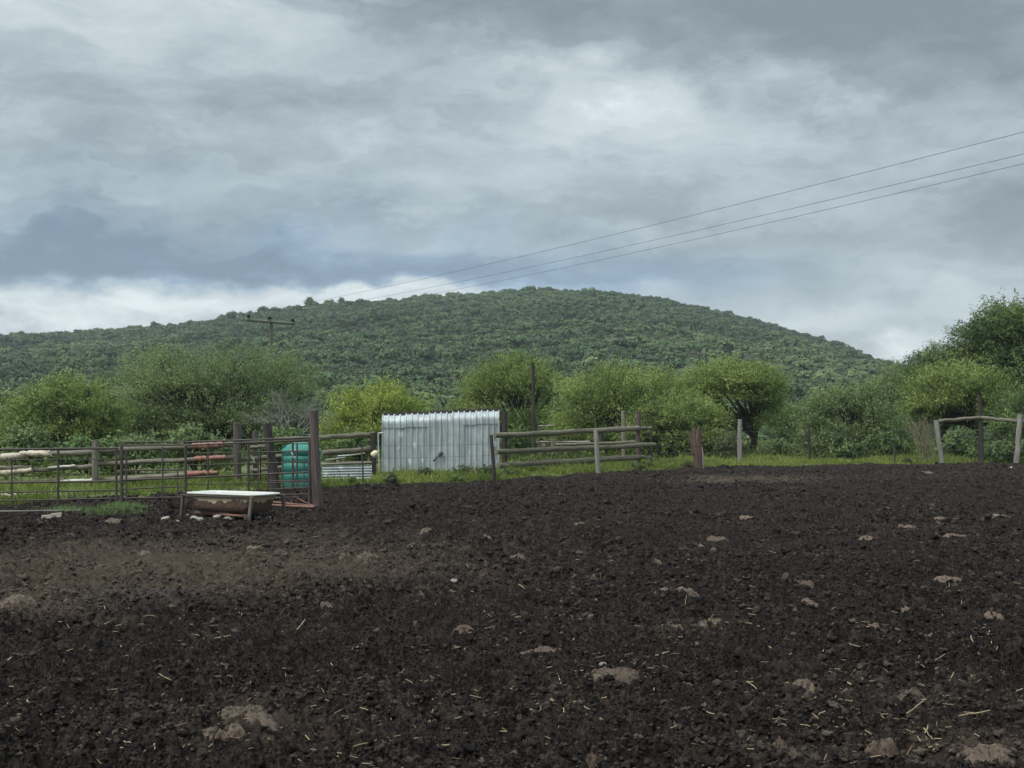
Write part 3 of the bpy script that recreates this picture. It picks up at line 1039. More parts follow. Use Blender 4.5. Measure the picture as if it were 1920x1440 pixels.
# trees standing out on the ridge
for i, (px, py, w_, h_, lab) in enumerate([
        (580, 572, 26, 22, 'lone open crowned tree sticking up from the ridge, right of the power pole'),
        (495, 584, 28, 15, 'round dark bush on the ridge above the power pole crossarm'),
        (516, 582, 18, 12, 'small round bush on the ridge just right of the pole top'),
        (436, 592, 26, 14, 'rounded bush on the ridge left of the power pole'),
        (640, 566, 12, 14, 'narrow upright tree on the ridge under the power lines'),
        (40, 629, 26, 14, 'broad round tree on the ridge at the far left')]):
    shrub((px - w_ / 2, px + w_ / 2, py + 3 - h_ * 0.85, py + 8), 648, 'deep', lab, 300 + i, 260, 0.55, 'ridge_tree', 'tree', 'trees on the ridge', 8, 0.8)

# ------------------------------------------------------------------ grass and undergrowth
def build_grass():
    rng = np.random.default_rng(91)
    n0 = 500000
    a = rng.uniform(-0.64, 0.60, n0)
    d = np.interp(a, EA, ED) + np.abs(rng.gamma(1.25, 3.6, n0)) - 0.45
    x, y = np.sin(a) * d, np.cos(a) * d
    e = edge_out(x, y)
    cl = vnoise(x / 0.5, y / 0.5, 92) + 0.8 * vnoise(x / 1.6, y / 1.6, 93)
    k = (e > -0.25) & (rng.random(n0) < np.where(x < -6, (1 - sstep(e, 4.5, 8.5)) * np.clip(0.75 + 0.9 * vnoise(x / 1.1, y / 1.1, 94), 0.05, 1), 1 - 0.7 * sstep(e, 6, 14))) & (rng.random(n0) < np.clip(0.62 + 0.45 * cl, 0.12, 1))
    x, y, e, cl = x[k], y[k], e[k], cl[k]
    n = len(x)
    z = ground_surface(x, y)
    z = np.maximum(z, mud_surface(x, y)) - 0.02
    h = rng.uniform(0.05, 0.17, n) * (1 + 0.5 * np.clip(cl, -0.6, 1.5)) * sstep(e, -0.3, 0.9) + 0.02
    h *= np.where(rng.random(n) < 0.05, 1.7, 1)
    ax = rng.uniform(0, 6.28, n)
    wv = rng.uniform(0.007, 0.018, n)
    lx, ly = rng.normal(0, 0.35, n) * h, rng.normal(0, 0.35, n) * h
    c = np.stack([x, y, z], 1)
    b = np.stack([np.cos(ax) * wv, np.sin(ax) * wv, np.zeros(n)], 1)
    t = c + np.stack([lx, ly, h], 1)
    m_ = c + np.stack([lx * 0.35, ly * 0.35, h * 0.6], 1)
    v = np.stack([c - b, c + b, m_ + b * 0.8, t, m_ - b * 0.8], 1).reshape(-1, 3)
    i = np.arange(n) * 5
    me = np_mesh('grass', v, quads=np.stack([i, i + 1, i + 2, i + 4], 1), tris=np.stack([i + 4, i + 2, i + 3], 1), smooth=False)
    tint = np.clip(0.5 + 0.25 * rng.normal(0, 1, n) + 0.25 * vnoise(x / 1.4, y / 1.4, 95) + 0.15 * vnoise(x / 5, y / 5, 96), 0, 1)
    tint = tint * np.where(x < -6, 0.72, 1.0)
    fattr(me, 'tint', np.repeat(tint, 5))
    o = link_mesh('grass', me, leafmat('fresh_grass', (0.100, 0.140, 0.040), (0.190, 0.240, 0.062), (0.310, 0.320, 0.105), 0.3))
    tag(o, 'short fresh green grass along the far edge of the mud yard', 'grass', kind='stuff')
    # a few tufts that have come up on the yard beside the pipe panels
    # undergrowth beneath the trees
    n0 = 5200
    a = rng.uniform(-0.5, 0.5, n0)
    d = np.interp(a, EA, ED) + 4.0 + rng.uniform(0, 1, n0) ** 1.2 * 38
    x, y = np.sin(a) * d, np.cos(a) * d
    k = (vnoise(x / 2.5, y / 2.5, 97) + rng.normal(0, .35, n0) > -0.05) & ~((x > -9.5) & (x < 0.6) & (y < 41.5)) & ~((x < -5) & (y < 34))
    x, y = x[k], y[k]
    n = len(x)
    pos = np.stack([x, y, ground_surface(x, y) + rng.uniform(0.02, 0.12, n)], 1)
    pos = np.repeat(pos, 3, 0) + rng.normal(0, 0.16, (n * 3, 3)) * [1, 1, 0.4]
    tn = np.repeat(np.clip(0.42 + 0.25 * vnoise(x / 3, y / 3, 98) + rng.normal(0, .18, n), 0, 1), 3)
    dirs = unit(rng.normal(0, .55, (n * 3, 3)) + [0, 0, 0.8])
    v, q, ti = sprays(rng, pos, dirs, 0.42, 9, 0.13, .4, .45)
    me = np_mesh('undergrowth', v, quads=q, smooth=False)
    fattr(me, 'tint', tn[ti])
    tag(link_mesh('undergrowth', me, leafmat('undergrowth_leaf', (0.055, 0.082, 0.028), (0.098, 0.130, 0.042), (0.170, 0.190, 0.060))),
        'low weeds and herbs growing under and between the trees', 'undergrowth', kind='stuff')


build_grass()


def tuft_patch():
    rng = np.random.default_rng(99)
    xs, ys = [], []
    for cx, cy, sx, sy, n in ((235, 962, 34, 4, 1300), (190, 966, 60, 3, 500), (120, 966, 60, 2, 300), (120, 963, 26, 2, 300)):
        for _ in range(n):
            g = G(rng.normal(cx, sx * 0.6), rng.normal(cy, sy * 0.6))
            xs.append(g.x); ys.append(g.y)
    x, y = np.array(xs), np.array(ys)
    n = len(x)
    z = mud_surface(x, y) - 0.01
    h = rng.uniform(0.03, 0.13, n)
    ax = rng.uniform(0, 6.28, n)
    c = np.stack([x, y, z], 1)
    b = np.stack([np.cos(ax), np.sin(ax), 0 * ax], 1) * 0.006
    t = c + np.stack([rng.normal(0, .4, n) * h, rng.normal(0, .4, n) * h, h], 1)
    v = np.stack([c - b, c + b, t], 1).reshape(-1, 3)
    i = np.arange(n) * 3
    me = np_mesh('grass_patch', v, tris=np.stack([i, i + 1, i + 2], 1), smooth=False)
    fattr(me, 'tint', np.repeat(np.clip(rng.normal(.4, .25, n), 0, 1), 3))
    tag(link_mesh('grass_patch', me, LEAF['weed']), 'thin patch of grass tufts on the mud in front of the pipe panels', 'grass', kind='stuff')


tuft_patch()

# ------------------------------------------------------------------ tin shelter
def shelter():
    D0 = 38.4
    lx, rx = P(716, 890, D0).x, P(936, 890, D0).x
    W = rx - lx
    root = empty('tin_shelter', ((lx + rx) / 2, D0, 0), 'silver corrugated iron shelter with a rounded roof edge and wavy top', 'shelter')
    NR = 20
    pitch = W / NR
    HS = [0.0, 0.03, 0.062, 0.095, 0.125]      # the sheets step up to the right

    def prof(x0, x1):
        """(x, rib height) across the sheet"""
        out = []
        k0, k1 = round(x0 / pitch), round(x1 / pitch)
        for k in range(k0, k1):
            xx = k * pitch
            out += [(xx, 0.042), (xx + 0.018, 0.042), (xx + 0.032, 0.0), (xx + pitch * 0.52, 0.0), (xx + pitch * 0.55, 0.005), (xx + pitch * 0.6, 0.005), (xx + pitch * 0.63, 0.0),
                    (xx + pitch - 0.032, 0.0), (xx + pitch - 0.018, 0.042)]
        out.append((k1 * pitch, 0.042))
        return out

    def sheet(mb, k0, k1, ztop, zbot, off):
        pr = prof(k0 * pitch, k1 * pitch)
        rows = []
        for z in np.linspace(zbot, ztop, 12):
            rows.append([(lx + x, D0 - h - off + 0.006 * math.sin(x * 3 + z * 4), z) for x, h in pr])
        return mb.grid(rows, False)
    zs = P(800, 800, D0).z
    seam = [zs - 0.02 + h for h in HS]
    # front wall, to the left of the door
    mb = MB(1)
    for a, b, h in ((0, 4, 0), (4, 8, 1)):
        sheet(mb, a, b, seam[h] + 0.06, -0.05, 0.0)
    mb.build('wall', MAT['galv'], root)
    door = sheet(MB(2), 8, 14, seam[2] + 0.05, 0.03, 0.022).build('door', MAT['galv'], root)
    door['label'] = 'corrugated door with a wooden latch'
    hb = MB(3)
    hp0, hp1 = P(812, 864, D0 - 0.09), P(827, 852, D0 - 0.09)
    hb.log(hp0, hp1, 0.022, 0.03, 8, 3)
    hb.log(hp1 + Vector((-0.05, 0, -0.03)), hp1 + Vector((0.04, -0.01, 0.05)), 0.045, 0.05, 8, 2)
    hb.build('latch', MAT['post_brown'], door)
    mb = MB(4)
    sheet(mb, 14, 17, seam[3] + 0.06, -0.05, 0.001)
    sheet(mb, 17, 20, seam[4] + 0.06, -0.05, 0.004)
    mb.build('wall', MAT['galv'], root)
    # bullnose roof sheets
    top = P(716, 779, D0).z
    rad = 0.26
    mb = MB(5)
    for (a, b), h in zip(((0, 4), (4, 8), (8, 12), (12, 16), (16, 20)), HS):
        pr = prof(a * pitch, b * pitch)
        rows = []
        zt = top + h
        path = [(0.0, seam[HS.index(h)] - 0.02, 1.0, 0.0), (0.0, zt - rad, 1.0, 0.0)]
        for i in range(1, 9):
            th = math.pi / 2 * i / 8
            path.append((rad - rad * math.cos(th), zt - rad + rad * math.sin(th), math.cos(th), math.sin(th)))
        path.append((1.9, zt - 0.16, 0.0, 1.0))
        for (yy, zz, ny, nz) in path:
            rows.append([(lx + x, D0 + yy - (hh + 0.03) * ny, zz + (hh + 0.0) * nz) for x, hh in pr])
        mb.grid(rows, False)
    mb.build('roof', MAT['galv_plain'], root)
    # dark strip along the roof edge, with the crests of the ridge sheet showing over it
    steps = list(zip(((0, 4), (4, 8), (8, 12), (12, 16), (16, 20)), HS))
    lo_, hi_, bk_, crest, foot = [], [], [], [], []
    for (a, b), h in steps:
        for xx in (a * pitch + 0.001, b * pitch - 0.001):
            z_ = top + h + 0.085
            lo_.append((lx + xx, D0 + rad + 0.06, z_ - 0.12)); hi_.append((lx + xx, D0 + rad + 0.07, z_)); bk_.append((lx + xx, D0 + rad + 0.13, z_ - 0.02))
        for xx, hh in prof(a * pitch, b * pitch):
            crest.append((lx + xx, D0 + rad + 0.2, top + h + 0.075 + hh)); foot.append((lx + xx, D0 + rad + 0.7, top + h - 0.02 + hh))
    MB(6).grid([lo_, hi_, bk_], False).build('roof_strip', MAT['post_dark'], root)
    MB(66).grid([crest, foot], False).build('ridge_sheet', MAT['galv_plain'], root)
    for s, xx in ((1, lx + W - 0.004), (-1, lx + 0.02)):
        n = 22
        mb = MB(7)
        mb.grid([[(xx + s * (0.012 * (k % 2)), D0 + 0.03 + 1.8 * k / n, z) for k in range(n + 1)]
                 for z in (-0.05, 0.7, top - 0.30 + (HS[-1] if s > 0 else 0))], False)
        mb.build('side_wall', MAT['galv'], root)
    mb = MB(8)
    mb.grid([[(lx + W * k / 40, D0 + 1.85 + 0.012 * (k % 2), z) for k in range(41)] for z in (-0.05, 1.0, top - 0.14)], False)
    mb.build('back_wall', MAT['galv'], root)


shelter()
# light pipe frame at the shelter's left corner
fr = MB(9)
d = 37.9
fr.bar(P(709, 812, d), P(711, 893, d), 0.022)
fr.bar(P(709, 812, d), P(718, 812, d), 0.022)
tag(fr.build('pipe_bracket', MAT['galv_plain']), 'thin pale pipe bracket standing at the left corner of the tin shelter', 'pipe frame')

# ------------------------------------------------------------------ fences
def fence(name, label, cat, at, group=None):
    return empty(name, (at.x, at.y, 0), label, cat, group)


def rail(root, a, b, Da, Db, r, mat, label=None, name='rail', seed=None, r1=None, **kw):
    mb = MB(seed if seed is not None else hash((round(a[0]), round(a[1]))) & 0xffff)
    o = mb.log(P(*a, Da), P(*b, Db), r, r1, **kw).build(name, MAT[mat], root)
    if label:
        o['label'] = label
    return o


def post(root, x, yt, yb, D, r, mat, label=None, xb=None, name='post', r1=None):
    mb = MB(int(x * 7 + yt))
    top, bot = P(x, yt, D), P(xb if xb is not None else x, yb, D)
    bot.z = min(bot.z, 0.0) - 0.1
    o = mb.log(bot, top, r1 or r, r, 12, 6, 0.2).build(name, MAT[mat], root)
    if label:
        o['label'] = label
    return o


# log fence on the left, behind the pipe panels
lf = fence('log_fence', 'weathered log fence with red and cream painted rails behind the rusty pipe panels', 'fence', P(178, 900, 31))
DL = 31.0
post(lf, 178, 825, 918, DL - 0.1, 0.085, 'log_grey')
post(lf, 445, 793, 920, DL - 0.15, 0.095, 'post_brown', 'tall square cut post among the red rails')
post(lf, 478, 808, 920, DL + 0.3, 0.07, 'post_brown', xb=480)
rail(lf, (-40, 857), (178, 847), DL, DL, 0.062, 'log_grey')
rail(lf, (178, 846), (445, 832), DL + .1, DL + .1, 0.062, 'log_grey')
rail(lf, (-40, 889), (178, 873), DL, DL, 0.055, 'log_grey')
rail(lf, (178, 871), (445, 857), DL + .12, DL + .1, 0.055, 'log_grey')
rail(lf, (-40, 910), (120, 900), DL + .05, DL, 0.05, 'log_grey')
rail(lf, (180, 901), (410, 887), DL + .05, DL, 0.07, 'log_grey', r1=0.055)
rail(lf, (445, 831), (592, 821), DL, DL + .4, 0.058, 'log_grey')
rail(lf, (445, 862), (592, 850), DL, DL + .4, 0.05, 'log_grey')
rail(lf, (470, 882), (540, 876), DL, DL + .2, 0.05, 'log_grey')
rail(lf, (3, 856), (47, 854), DL - .12, DL - .12, 0.083, 'cream_paint', 'cream painted rail end')
rail(lf, (38, 852), (95, 850), DL - .15, DL - .15, 0.078, 'cream_paint', 'cream painted rail')
rail(lf, (0, 886), (60, 881), DL - .12, DL - .12, 0.058, 'cream_paint', 'flaking cream rail')
rail(lf, (-40, 879), (60, 875), DL - .1, DL - .1, 0.045, 'log_grey')
rail(lf, (90, 877), (142, 873), DL - .08, DL - .08, 0.03, 'white_paint', 'whitish split rail')
rail(lf, (33, 909), (112, 903), DL - .14, DL - .14, 0.075, 'stump', 'thick red brown rail')
rail(lf, (114, 904), (174, 900), DL - .2, DL - .2, 0.055, 'white_paint', 'short white painted rail')
rail(lf, (360, 836), (389, 835), DL - .05, DL - .05, 0.068, 'red_paint', 'red painted rail')
rail(lf, (391, 834.5), (419, 833), DL - .05, DL - .05, 0.066, 'red_paint', 'red painted rail')
rail(lf, (366, 860), (388, 859), DL - .05, DL - .05, 0.06, 'red_paint', 'red painted rail')
rail(lf, (391, 858.5), (423, 857), DL - .05, DL - .05, 0.058, 'red_paint', 'red painted rail')
rail(lf, (350, 888.5), (407, 886), DL - .06, DL - .06, 0.07, 'red_paint', 'red painted rail', r1=0.045)
lg = MB(77)
lg.log(G(2, 932, 0.08), G(72, 929, 0.08), 0.07, 0.06)
tag(lg.build('cream_log', MAT['cream_paint']), 'cream log lying in the grass behind the leftmost pipe panel', 'log')

# log rails between the tank and the shelter
mf = fence('log_fence', 'short run of log rails between the green tank and the tin shelter', 'fence', P(700, 880, 35))
post(mf, 699, 811, 893, 35.5, 0.09, 'post_dark')
rail(mf, (597, 821), (702, 814), 34.6, 35.6, 0.07, 'log_olive')
rail(mf, (603, 850), (702, 841), 34.4, 35.6, 0.075, 'log_olive')
rail(mf, (628, 869), (702, 866), 34.6, 35.6, 0.045, 'log_grey')

# yard gate post (big) with the dark leaning one
post(None, 588, 770, 957, 23.4, 0.078, 'post_brown', xb=597, name='gate_post', r1=0.1)
gp = bpy.data.objects['gate_post']
tag(gp, 'tall thick brown wooden gate post in front of the green tank', 'post')
o = post(None, 500, 795, 915, 28.5, 0.105, 'post_dark', xb=520, name='leaning_post')
tag(o, 'thick blackish leaning post behind the pipe gate, left of the tank', 'post')

# pipe panels: rusty steel
def panel(label, D0, D1, xl, xr, rails_, verts_, r=0.02, braces=(), name='pipe_fence', tall=None, mat='rust_dark'):
    root = empty(name, (P(xl, 900, D0).x, D0, 0), label, 'gate panel', 'rusty pipe panels along the left of the yard')
    dd = lambda x: D0 + (D1 - D0) * (x - xl) / (xr - xl)
    for ya, yb, rr_ in rails_:
        MB(int(ya)).bar(P(xl, ya, D0), P(xr, yb, D1), rr_).build('rail', MAT[mat], root)
    for x, ya, yb, rr_ in verts_:
        p = P(x, yb, dd(x))
        MB(int(x)).bar(P(x, ya, dd(x)), p, rr_).build('upright', MAT[mat], root)
    for (xa, ya, xb, yb, rr_) in braces:
        MB(int(xa)).bar(P(xa, ya, dd(xa)), P(xb, yb, dd(xb)), rr_).build('brace', MAT[mat], root)
    return root


panel('leftmost rusty pipe panel, in front of the cream rails', 24.2, 24.0, -120, 222,
      [(844, 840.5, 0.022), (863, 861, 0.009), (907, 902, 0.018), (926, 919, 0.014), (942, 934, 0.014)],
      [(22, 858, 946, 0.016), (109, 845, 952, 0.024), (218, 840, 950, 0.022), (-60, 845, 950, 0.02)])
panel('narrow rusty pipe panel between the double upright and the tub end', 24.0, 23.8, 232, 346,
      [(829, 828, 0.014), (836, 834, 0.016), (882, 880.5, 0.016), (900, 896, 0.017), (917, 912, 0.014), (934, 932, 0.014)],
      [(228, 835, 953, 0.03), (237, 845, 950, 0.018), (305, 838, 947, 0.016), (333, 880, 934, 0.012), (348, 836, 948, 0.026)])
panel('widest rusty pipe gate behind the bathtub, hung towards the brown gate post', 23.9, 23.5, 348, 584,
      [(829, 820.5, 0.018), (835, 825, 0.015), (850, 846, 0.010), (872, 866, 0.010), (896, 885, 0.018), (908, 904, 0.010), (932, 926, 0.012)],
      [(390, 831, 938, 0.015), (466, 832, 926, 0.026), (484, 846, 926, 0.014), (581, 820, 948, 0.03)])
panel('second rusty pipe gate seen through the first, in front of the green tank', 26.0, 25.4, 500, 576,
      [(848, 846, 0.014), (888, 886, 0.014), (902, 901, 0.012), (918, 914, 0.012)],
      [(503, 832, 918, 0.024), (530, 846, 914, 0.014), (549, 830, 918, 0.022), (557, 830, 912, 0.018), (570, 860, 914, 0.012)], mat='rust_dark')
# small wood cross piece and a stake by the leaning post
o = MB(3).log(P(469, 839, 28.3), P(498, 836, 28.3), 0.04).build('short_pole', MAT['log_olive'])
tag(o, 'short pale pole laid across the posts behind the pipe gate', 'pole')
o = MB(4).log(G(488, 915), P(489, 816, 28.9), 0.02, 0.014).build('thin_stake', MAT['post_brown'])
tag(o, 'thin upright stake just left of the blackish leaning post', 'stake')
for (x, y0, y1, lab, D) in ((475, 857, 867, 'white plastic strip tied on the gate behind the bathtub', 23.75), (548, 848, 858, 'white plastic strip hanging in front of the green tank', 25.3)):
    mb = MB(int(x))
    a, b = P(x - 1.5, y0, D), P(x + 3, y1, D)
    mb.path([a, a.lerp(b, .4) + Vector((.012, -.02, 0)), a.lerp(b, .7) + Vector((-.015, -.01, 0)), b], [0.018, 0.024, 0.016, 0.02], 6, 0.2, squash=0.35)
    tag(mb.build('plastic_strip', MAT['white_paint']), lab, 'plastic strip')
# rusty bars on the ground at the gate post
root = empty('rusty_frame', G(545, 948), 'rusty red iron frame lying on the mud between the bathtub and the gate post', 'scrap frame')
MB(1).bar(G(506, 947, 0.12), G(588, 951, 0.1), 0.022).build('bar', MAT['rust_red'], root)
MB(2).bar(P(505, 941, 22.9), P(590, 949, 22.9), 0.02).build('bar', MAT['rust_red'], root)
MB(3).bar(P(556, 934, 23.0), P(588, 949, 23.0), 0.014).build('bar', MAT['rust_red'], root)
MB(4).bar(P(508, 934, 23.0), P(560, 932, 23.0), 0.012).build('bar', MAT['rust_dark'], root)
# light pipes lying on the ground on the left
for i, (x0, y0, x1, y1, lab) in enumerate(((-60, 972, 150, 966, 'pale thin pipe lying on the mud along the left panel'),
                                           (232, 934, 372, 932, 'pale thin pipe lying behind the narrow pipe panel'))):
    a, b = G(x0, y0), G(x1, y1)
    a.z, b.z = mud_z(a.x, a.y) + 0.04, mud_z(b.x, b.y) + 0.04
    tag(MB(i).bar(a, b, 0.013).build('ground_pipe', MAT['post_pale']), lab, 'pipe')

# corrugated sheet lying on its side, and the plank frame above it
root = empty('corrugated_sheet', G(650, 905), 'low corrugated iron sheet set on edge in the grass left of the shelter', 'metal sheet')
mb = MB(5)
dS = 33.2
rows = []
for i in range(49):
    t = i / 48
    ph = t * 6 * 2 * math.pi
    rows.append([P(x, 873 + 30 * t + (605 - x) * 0.02, dS + 0.0) + Vector((0, -0.022 * math.cos(ph), 0)) for x in np.linspace(604, 697, 10)])
mb.grid(rows, True)
s = mb.build('sheet', MAT['galv'], root)
MB(6).bar(P(603, 871, dS), P(697, 867, dS), 0.028).build('edge_pole', MAT['log_grey'], root)
root = empty('plank_frame', G(650, 900), 'rickety grey plank frame sticking up behind the low corrugated sheet', 'plank frame')
MB(7).bar(P(610, 863, 33.6), P(648, 858, 33.7), 0.025).build('plank', MAT['post_pale'], root)
MB(8).bar(P(640, 856, 33.7), P(684, 850, 33.9), 0.022).build('plank', MAT['post_pale'], root)
MB(9).bar(P(632, 857, 33.7), P(634, 871, 33.6), 0.02).build('plank', MAT['post_pale'], root)
MB(9).bar(P(618, 862, 33.7), P(619, 872, 33.6), 0.02).build('plank', MAT['post_pale'], root)
MB(10).bar(P(633, 855, 33.7), P(655, 853.5, 33.7), 0.016).build('plank', MAT['galv_plain'], root)
# plastic drum hung on the post by the shelter
m, w, p = new_mat('yellowed_plastic')
w.put(p.inputs['Base Color'], w.mix(w.noise(attr(w, 'tc'), 9, 4), (0.62, 0.50, 0.27), (0.70, 0.63, 0.48)))
p.inputs['Roughness'].default_value = 0.45
MAT['plastic'] = m
root = empty('plastic_bottle', P(703, 852, 35.2), 'yellowish plastic bottle hung on the dark post left of the shelter', 'bottle')
ax = (P(709, 847, 35.2) - P(697, 856, 35.2)).normalized()
c0 = P(697, 855, 35.2)
L = 0.2
mb = MB(2)
mb.path([c0 + ax * L * t for t in (0, 0.04, 0.2, 0.75, 0.92, 1.0)], [0.05, 0.075, 0.085, 0.085, 0.06, 0.03], 16)
mb.build('body', MAT['plastic'], root)
MB(3).path([c0 + ax * L, c0 + ax * (L + 0.04)], 0.026, 10).build('cap', MAT['white_paint'], root)
root = tag(post(None, 678, 828, 912, 31.0, 0.02, 'rust_dark', xb=682, name='steel_dropper'), 'thin dark steel fence stake in front of the low corrugated sheet', 'stake')
tag(post(None, 921, 815, 905, 34.0, 0.042, 'post_dark', xb=928, name='steel_post', r1=0.055), 'dark leaning stake in front of the right edge of the shelter', 'stake')

# log fence to the right of the shelter
rf = fence('log_fence', 'three rail log fence running from the tin shelter past the black pole', 'fence', P(1060, 880, 40))
D1, D2 = 37.6, 43.0
dd = lambda x: D1 + (D2 - D1) * (x - 930) / 265
post(rf, 946, 772, 890, 38.3, 0.09, 'post_dark')
post(rf, 1197, 770, 868, 43.3, 0.085, 'post_brown')
rail(rf, (928, 816), (1196, 803), D1, D2, 0.078, 'log_olive', r1=0.085, seg=10)
rail(rf, (1190, 803.5), (1220, 802.5), D2 + .1, D2 + .7, 0.06, 'log_olive')
rail(rf, (930, 847), (1228, 834), D1, dd(1228), 0.078, 'log_olive', seg=11)
rail(rf, (934, 873), (1196, 857), D1, D2, 0.078, 'log_olive', seg=10, r1=0.09)
rail(rf, (1040, 834), (1196, 829), D2 + .4, D2 + .6, 0.05, 'log_olive')
rail(rf, (1196, 857), (1220, 858), D2 + .1, D2 + .6, 0.06, 'log_olive')
p_ = post(rf, 1117, 806, 892, 38.5, 0.068, 'post_pale', 'pale leaning brace post standing in front of the rails', xb=1122)
post(rf, 1221, 803, 866, 44.0, 0.03, 'post_dark')
# second lighter enclosure behind
bf = fence('old_rail_fence', 'old thin railed fence half hidden behind the three rail log fence', 'fence', P(1080, 860, 47))
post(bf, 1169, 770, 868, 47, 0.085, 'log_grey')
post(bf, 1036, 822, 868, 47, 0.06, 'log_grey')
post(bf, 1127, 812, 868, 46, 0.075, 'post_dark')
post(bf, 1010, 798, 868, 47, 0.035, 'stump')
rail(bf, (1009, 798.5), (1040, 798), 47, 47, 0.028, 'post_pale')
rail(bf, (1006, 829), (1106, 828), 47, 47, 0.03, 'post_pale')
rail(bf, (1015, 830), (1020, 838), 47, 47, 0.022, 'post_pale')
rail(bf, (1098, 826), (1108, 833), 47, 47, 0.022, 'post_pale')
tag(post(None, 999, 680, 870, 45.5, 0.056, 'post_dark', xb=1001, name='black_pole', r1=0.068), 'tall slim black pole rising above the log fence right of the shelter', 'pole')
tag(post(None, 1122, 672, 860, 95, 0.09, 'post_brown', name='far_pole'), 'distant brown pole top showing over the broad acacia', 'pole')

# red brown stump
st = MB(12)
b = G(1309, 880)
pts = [b + Vector((0.05, 0, -0.1)), b + Vector((0.03, 0, 0.35)), b + Vector((-0.03, 0, 0.8))]
st.path(pts, [0.17, 0.16, 0.19], 12, 0.12)
for dx, dz, r_ in ((-0.32, 1.18, 0.07), (-0.15, 1.32, 0.09), (0.03, 1.42, 0.10), (0.14, 1.28, 0.06), (-0.24, 1.0, 0.05)):
    st.path([pts[2] - Vector((dx * -0.15, 0, 0.25)), pts[2].lerp(b + Vector((dx, 0, dz)), 0.5) + Vector((dx * 0.15, 0.02, 0)), b + Vector((dx, 0, dz))], [0.12, r_, r_ * 0.5], 8, 0.15)
root = empty('split_stump', b, 'red brown splintered tree stump at the edge of the mud right of the log fence', 'stump')
st.build('trunk', MAT['stump'], root)
sp = MB(13)
sp.path([b + Vector((0.14, -0.12, -0.05)), b + Vector((0.15, -0.13, 0.4)), b + Vector((0.12, -0.12, 0.75))], [0.035, 0.03, 0.015], 6, 0.1)
sp.build('splinter', MAT['post_pale'], root)

# wire fence on the right
wf = fence('wire_fence', 'sagging wire fence with pale and dark posts and a braced corner on the right', 'fence', P(1550, 866, 47))
post(wf, 1387, 786, 872, 47.0, 0.085, 'post_pale', 'pale round wooden post')
post(wf, 1516, 797, 871, 47.3, 0.05, 'post_dark', 'dark steel post', xb=1519)
post(wf, 1677, 832, 869, 48.0, 0.035, 'rust_dark', 'thin rusty steel post')
post(wf, 1755, 788, 869, 48.2, 0.085, 'post_pale', 'leaning pale brace post', xb=1767)
post(wf, 1836, 741, 869, 48.6, 0.075, 'post_dark', 'tall black corner post', xb=1841, r1=0.11)
post(wf, 1913, 776, 870, 48.2, 0.10, 'post_pale', 'pale brace post at the right edge', xb=1905)
rail(wf, (1752, 791), (1837, 783), 48.2, 48.55, 0.062, 'log_olive', name='brace_beam', r1=0.072)
rail(wf, (1839, 783), (1908, 790), 48.5, 48.3, 0.07, 'log_grey', name='brace_beam')
rail(wf, (1912, 790), (1990, 794), 48.3, 48.3, 0.085, 'log_grey', name='brace_beam')
for k, fz in enumerate((0.25, 0.5, 0.75, 1.0, 1.25)):
    mb = MB(k)
    pts = []
    for x, D in ((1221, 44.0), (1305, 45.5), (1387, 47.0), (1517, 47.3), (1677, 48.0), (1762, 48.2), (1838, 48.6), (1908, 48.2), (2100, 48.2)):
        q = P(x, 800, D); pts.append(Vector((q.x, q.y - 0.06, fz + 0.03 * math.sin(x))))
    mb.path(pts, 0.0045, 4)
    mb.build('wire', MAT['wire'], wf)
mb = MB(20)                                   # diagonal tie wires of the braced corner
mb.path([P(1757, 862, 48.2), P(1836, 786, 48.55)], 0.005, 4)
mb.path([P(1842, 800, 48.5), P(1905, 862, 48.2)], 0.005, 4)
mb.path([P(1905, 795, 48.2), P(1842, 862, 48.5)], 0.005, 4)
mb.build('tie_wire', MAT['wire'], wf)
# wire mesh run in front of the shelter
wm = fence('stock_wire', 'thin stock wire strung from the steel stake past the shelter front to the brace post', 'fence', P(800, 890, 34))
for k, fz in enumerate((0.35, 0.7, 1.0)):
    mb = MB(k)
    mb.path([Vector((P(681, 800, 31).x, 31, fz)), Vector((P(800, 800, 32.5).x, 32.5, fz - 0.02)), Vector((P(924, 800, 34).x, 34, fz)), Vector((P(1119, 800, 38.4).x, 38.4, fz + 0.05))], 0.003, 4)
    mb.build('wire', MAT['wire'], wm)

# ------------------------------------------------------------------ water tank
m, w, p = new_mat('teal_plastic')
tcv = attr(w, 'tc')
n = w.noise(w.scale(tcv, (3, 3, 3)), 1.0, 5, 0.6)
col = w.mix(w.step(n, 0.3, 0.7), (0.018, 0.150, 0.125), (0.030, 0.210, 0.172))
sepz = w.n('ShaderNodeSeparateXYZ'); w.put(sepz.inputs[0], tcv)
col = w.mix(w.m('MULTIPLY', w.step(w.m('ADD', sepz.outputs[2], w.m('MULTIPLY', n, 0.5)), 0.62, 0.2), 0.6), col, (0.05, 0.07, 0.055))
w.put(p.inputs['Base Color'], col)
p.inputs['Roughness'].default_value = 0.42
MAT['teal'] = m
tp = G(565, 918)
root = empty('water_tank', (tp.x, tp.y, 0), 'green plastic water tank with ribbed sides behind the brown gate post', 'water tank')
TD = tp.y
Rt = 0.46
prof = [(0.44, -0.05), (Rt, 0.02), (Rt, 0.16)]
for z in (0.20, 0.42, 0.64, 0.80):
    prof += [(Rt, z - 0.025), (Rt - 0.018, z - 0.008), (Rt - 0.018, z + 0.008), (Rt, z + 0.025)]
prof += [(Rt + 0.004, 0.88), (Rt + 0.004, 0.93), (Rt - 0.015, 0.955), (0.36, 1.03), (0.30, 1.055), (0.23, 1.065)]
MB(1).lathe((tp.x, tp.y, 0), prof, 40).build('body', MAT['teal'], root)
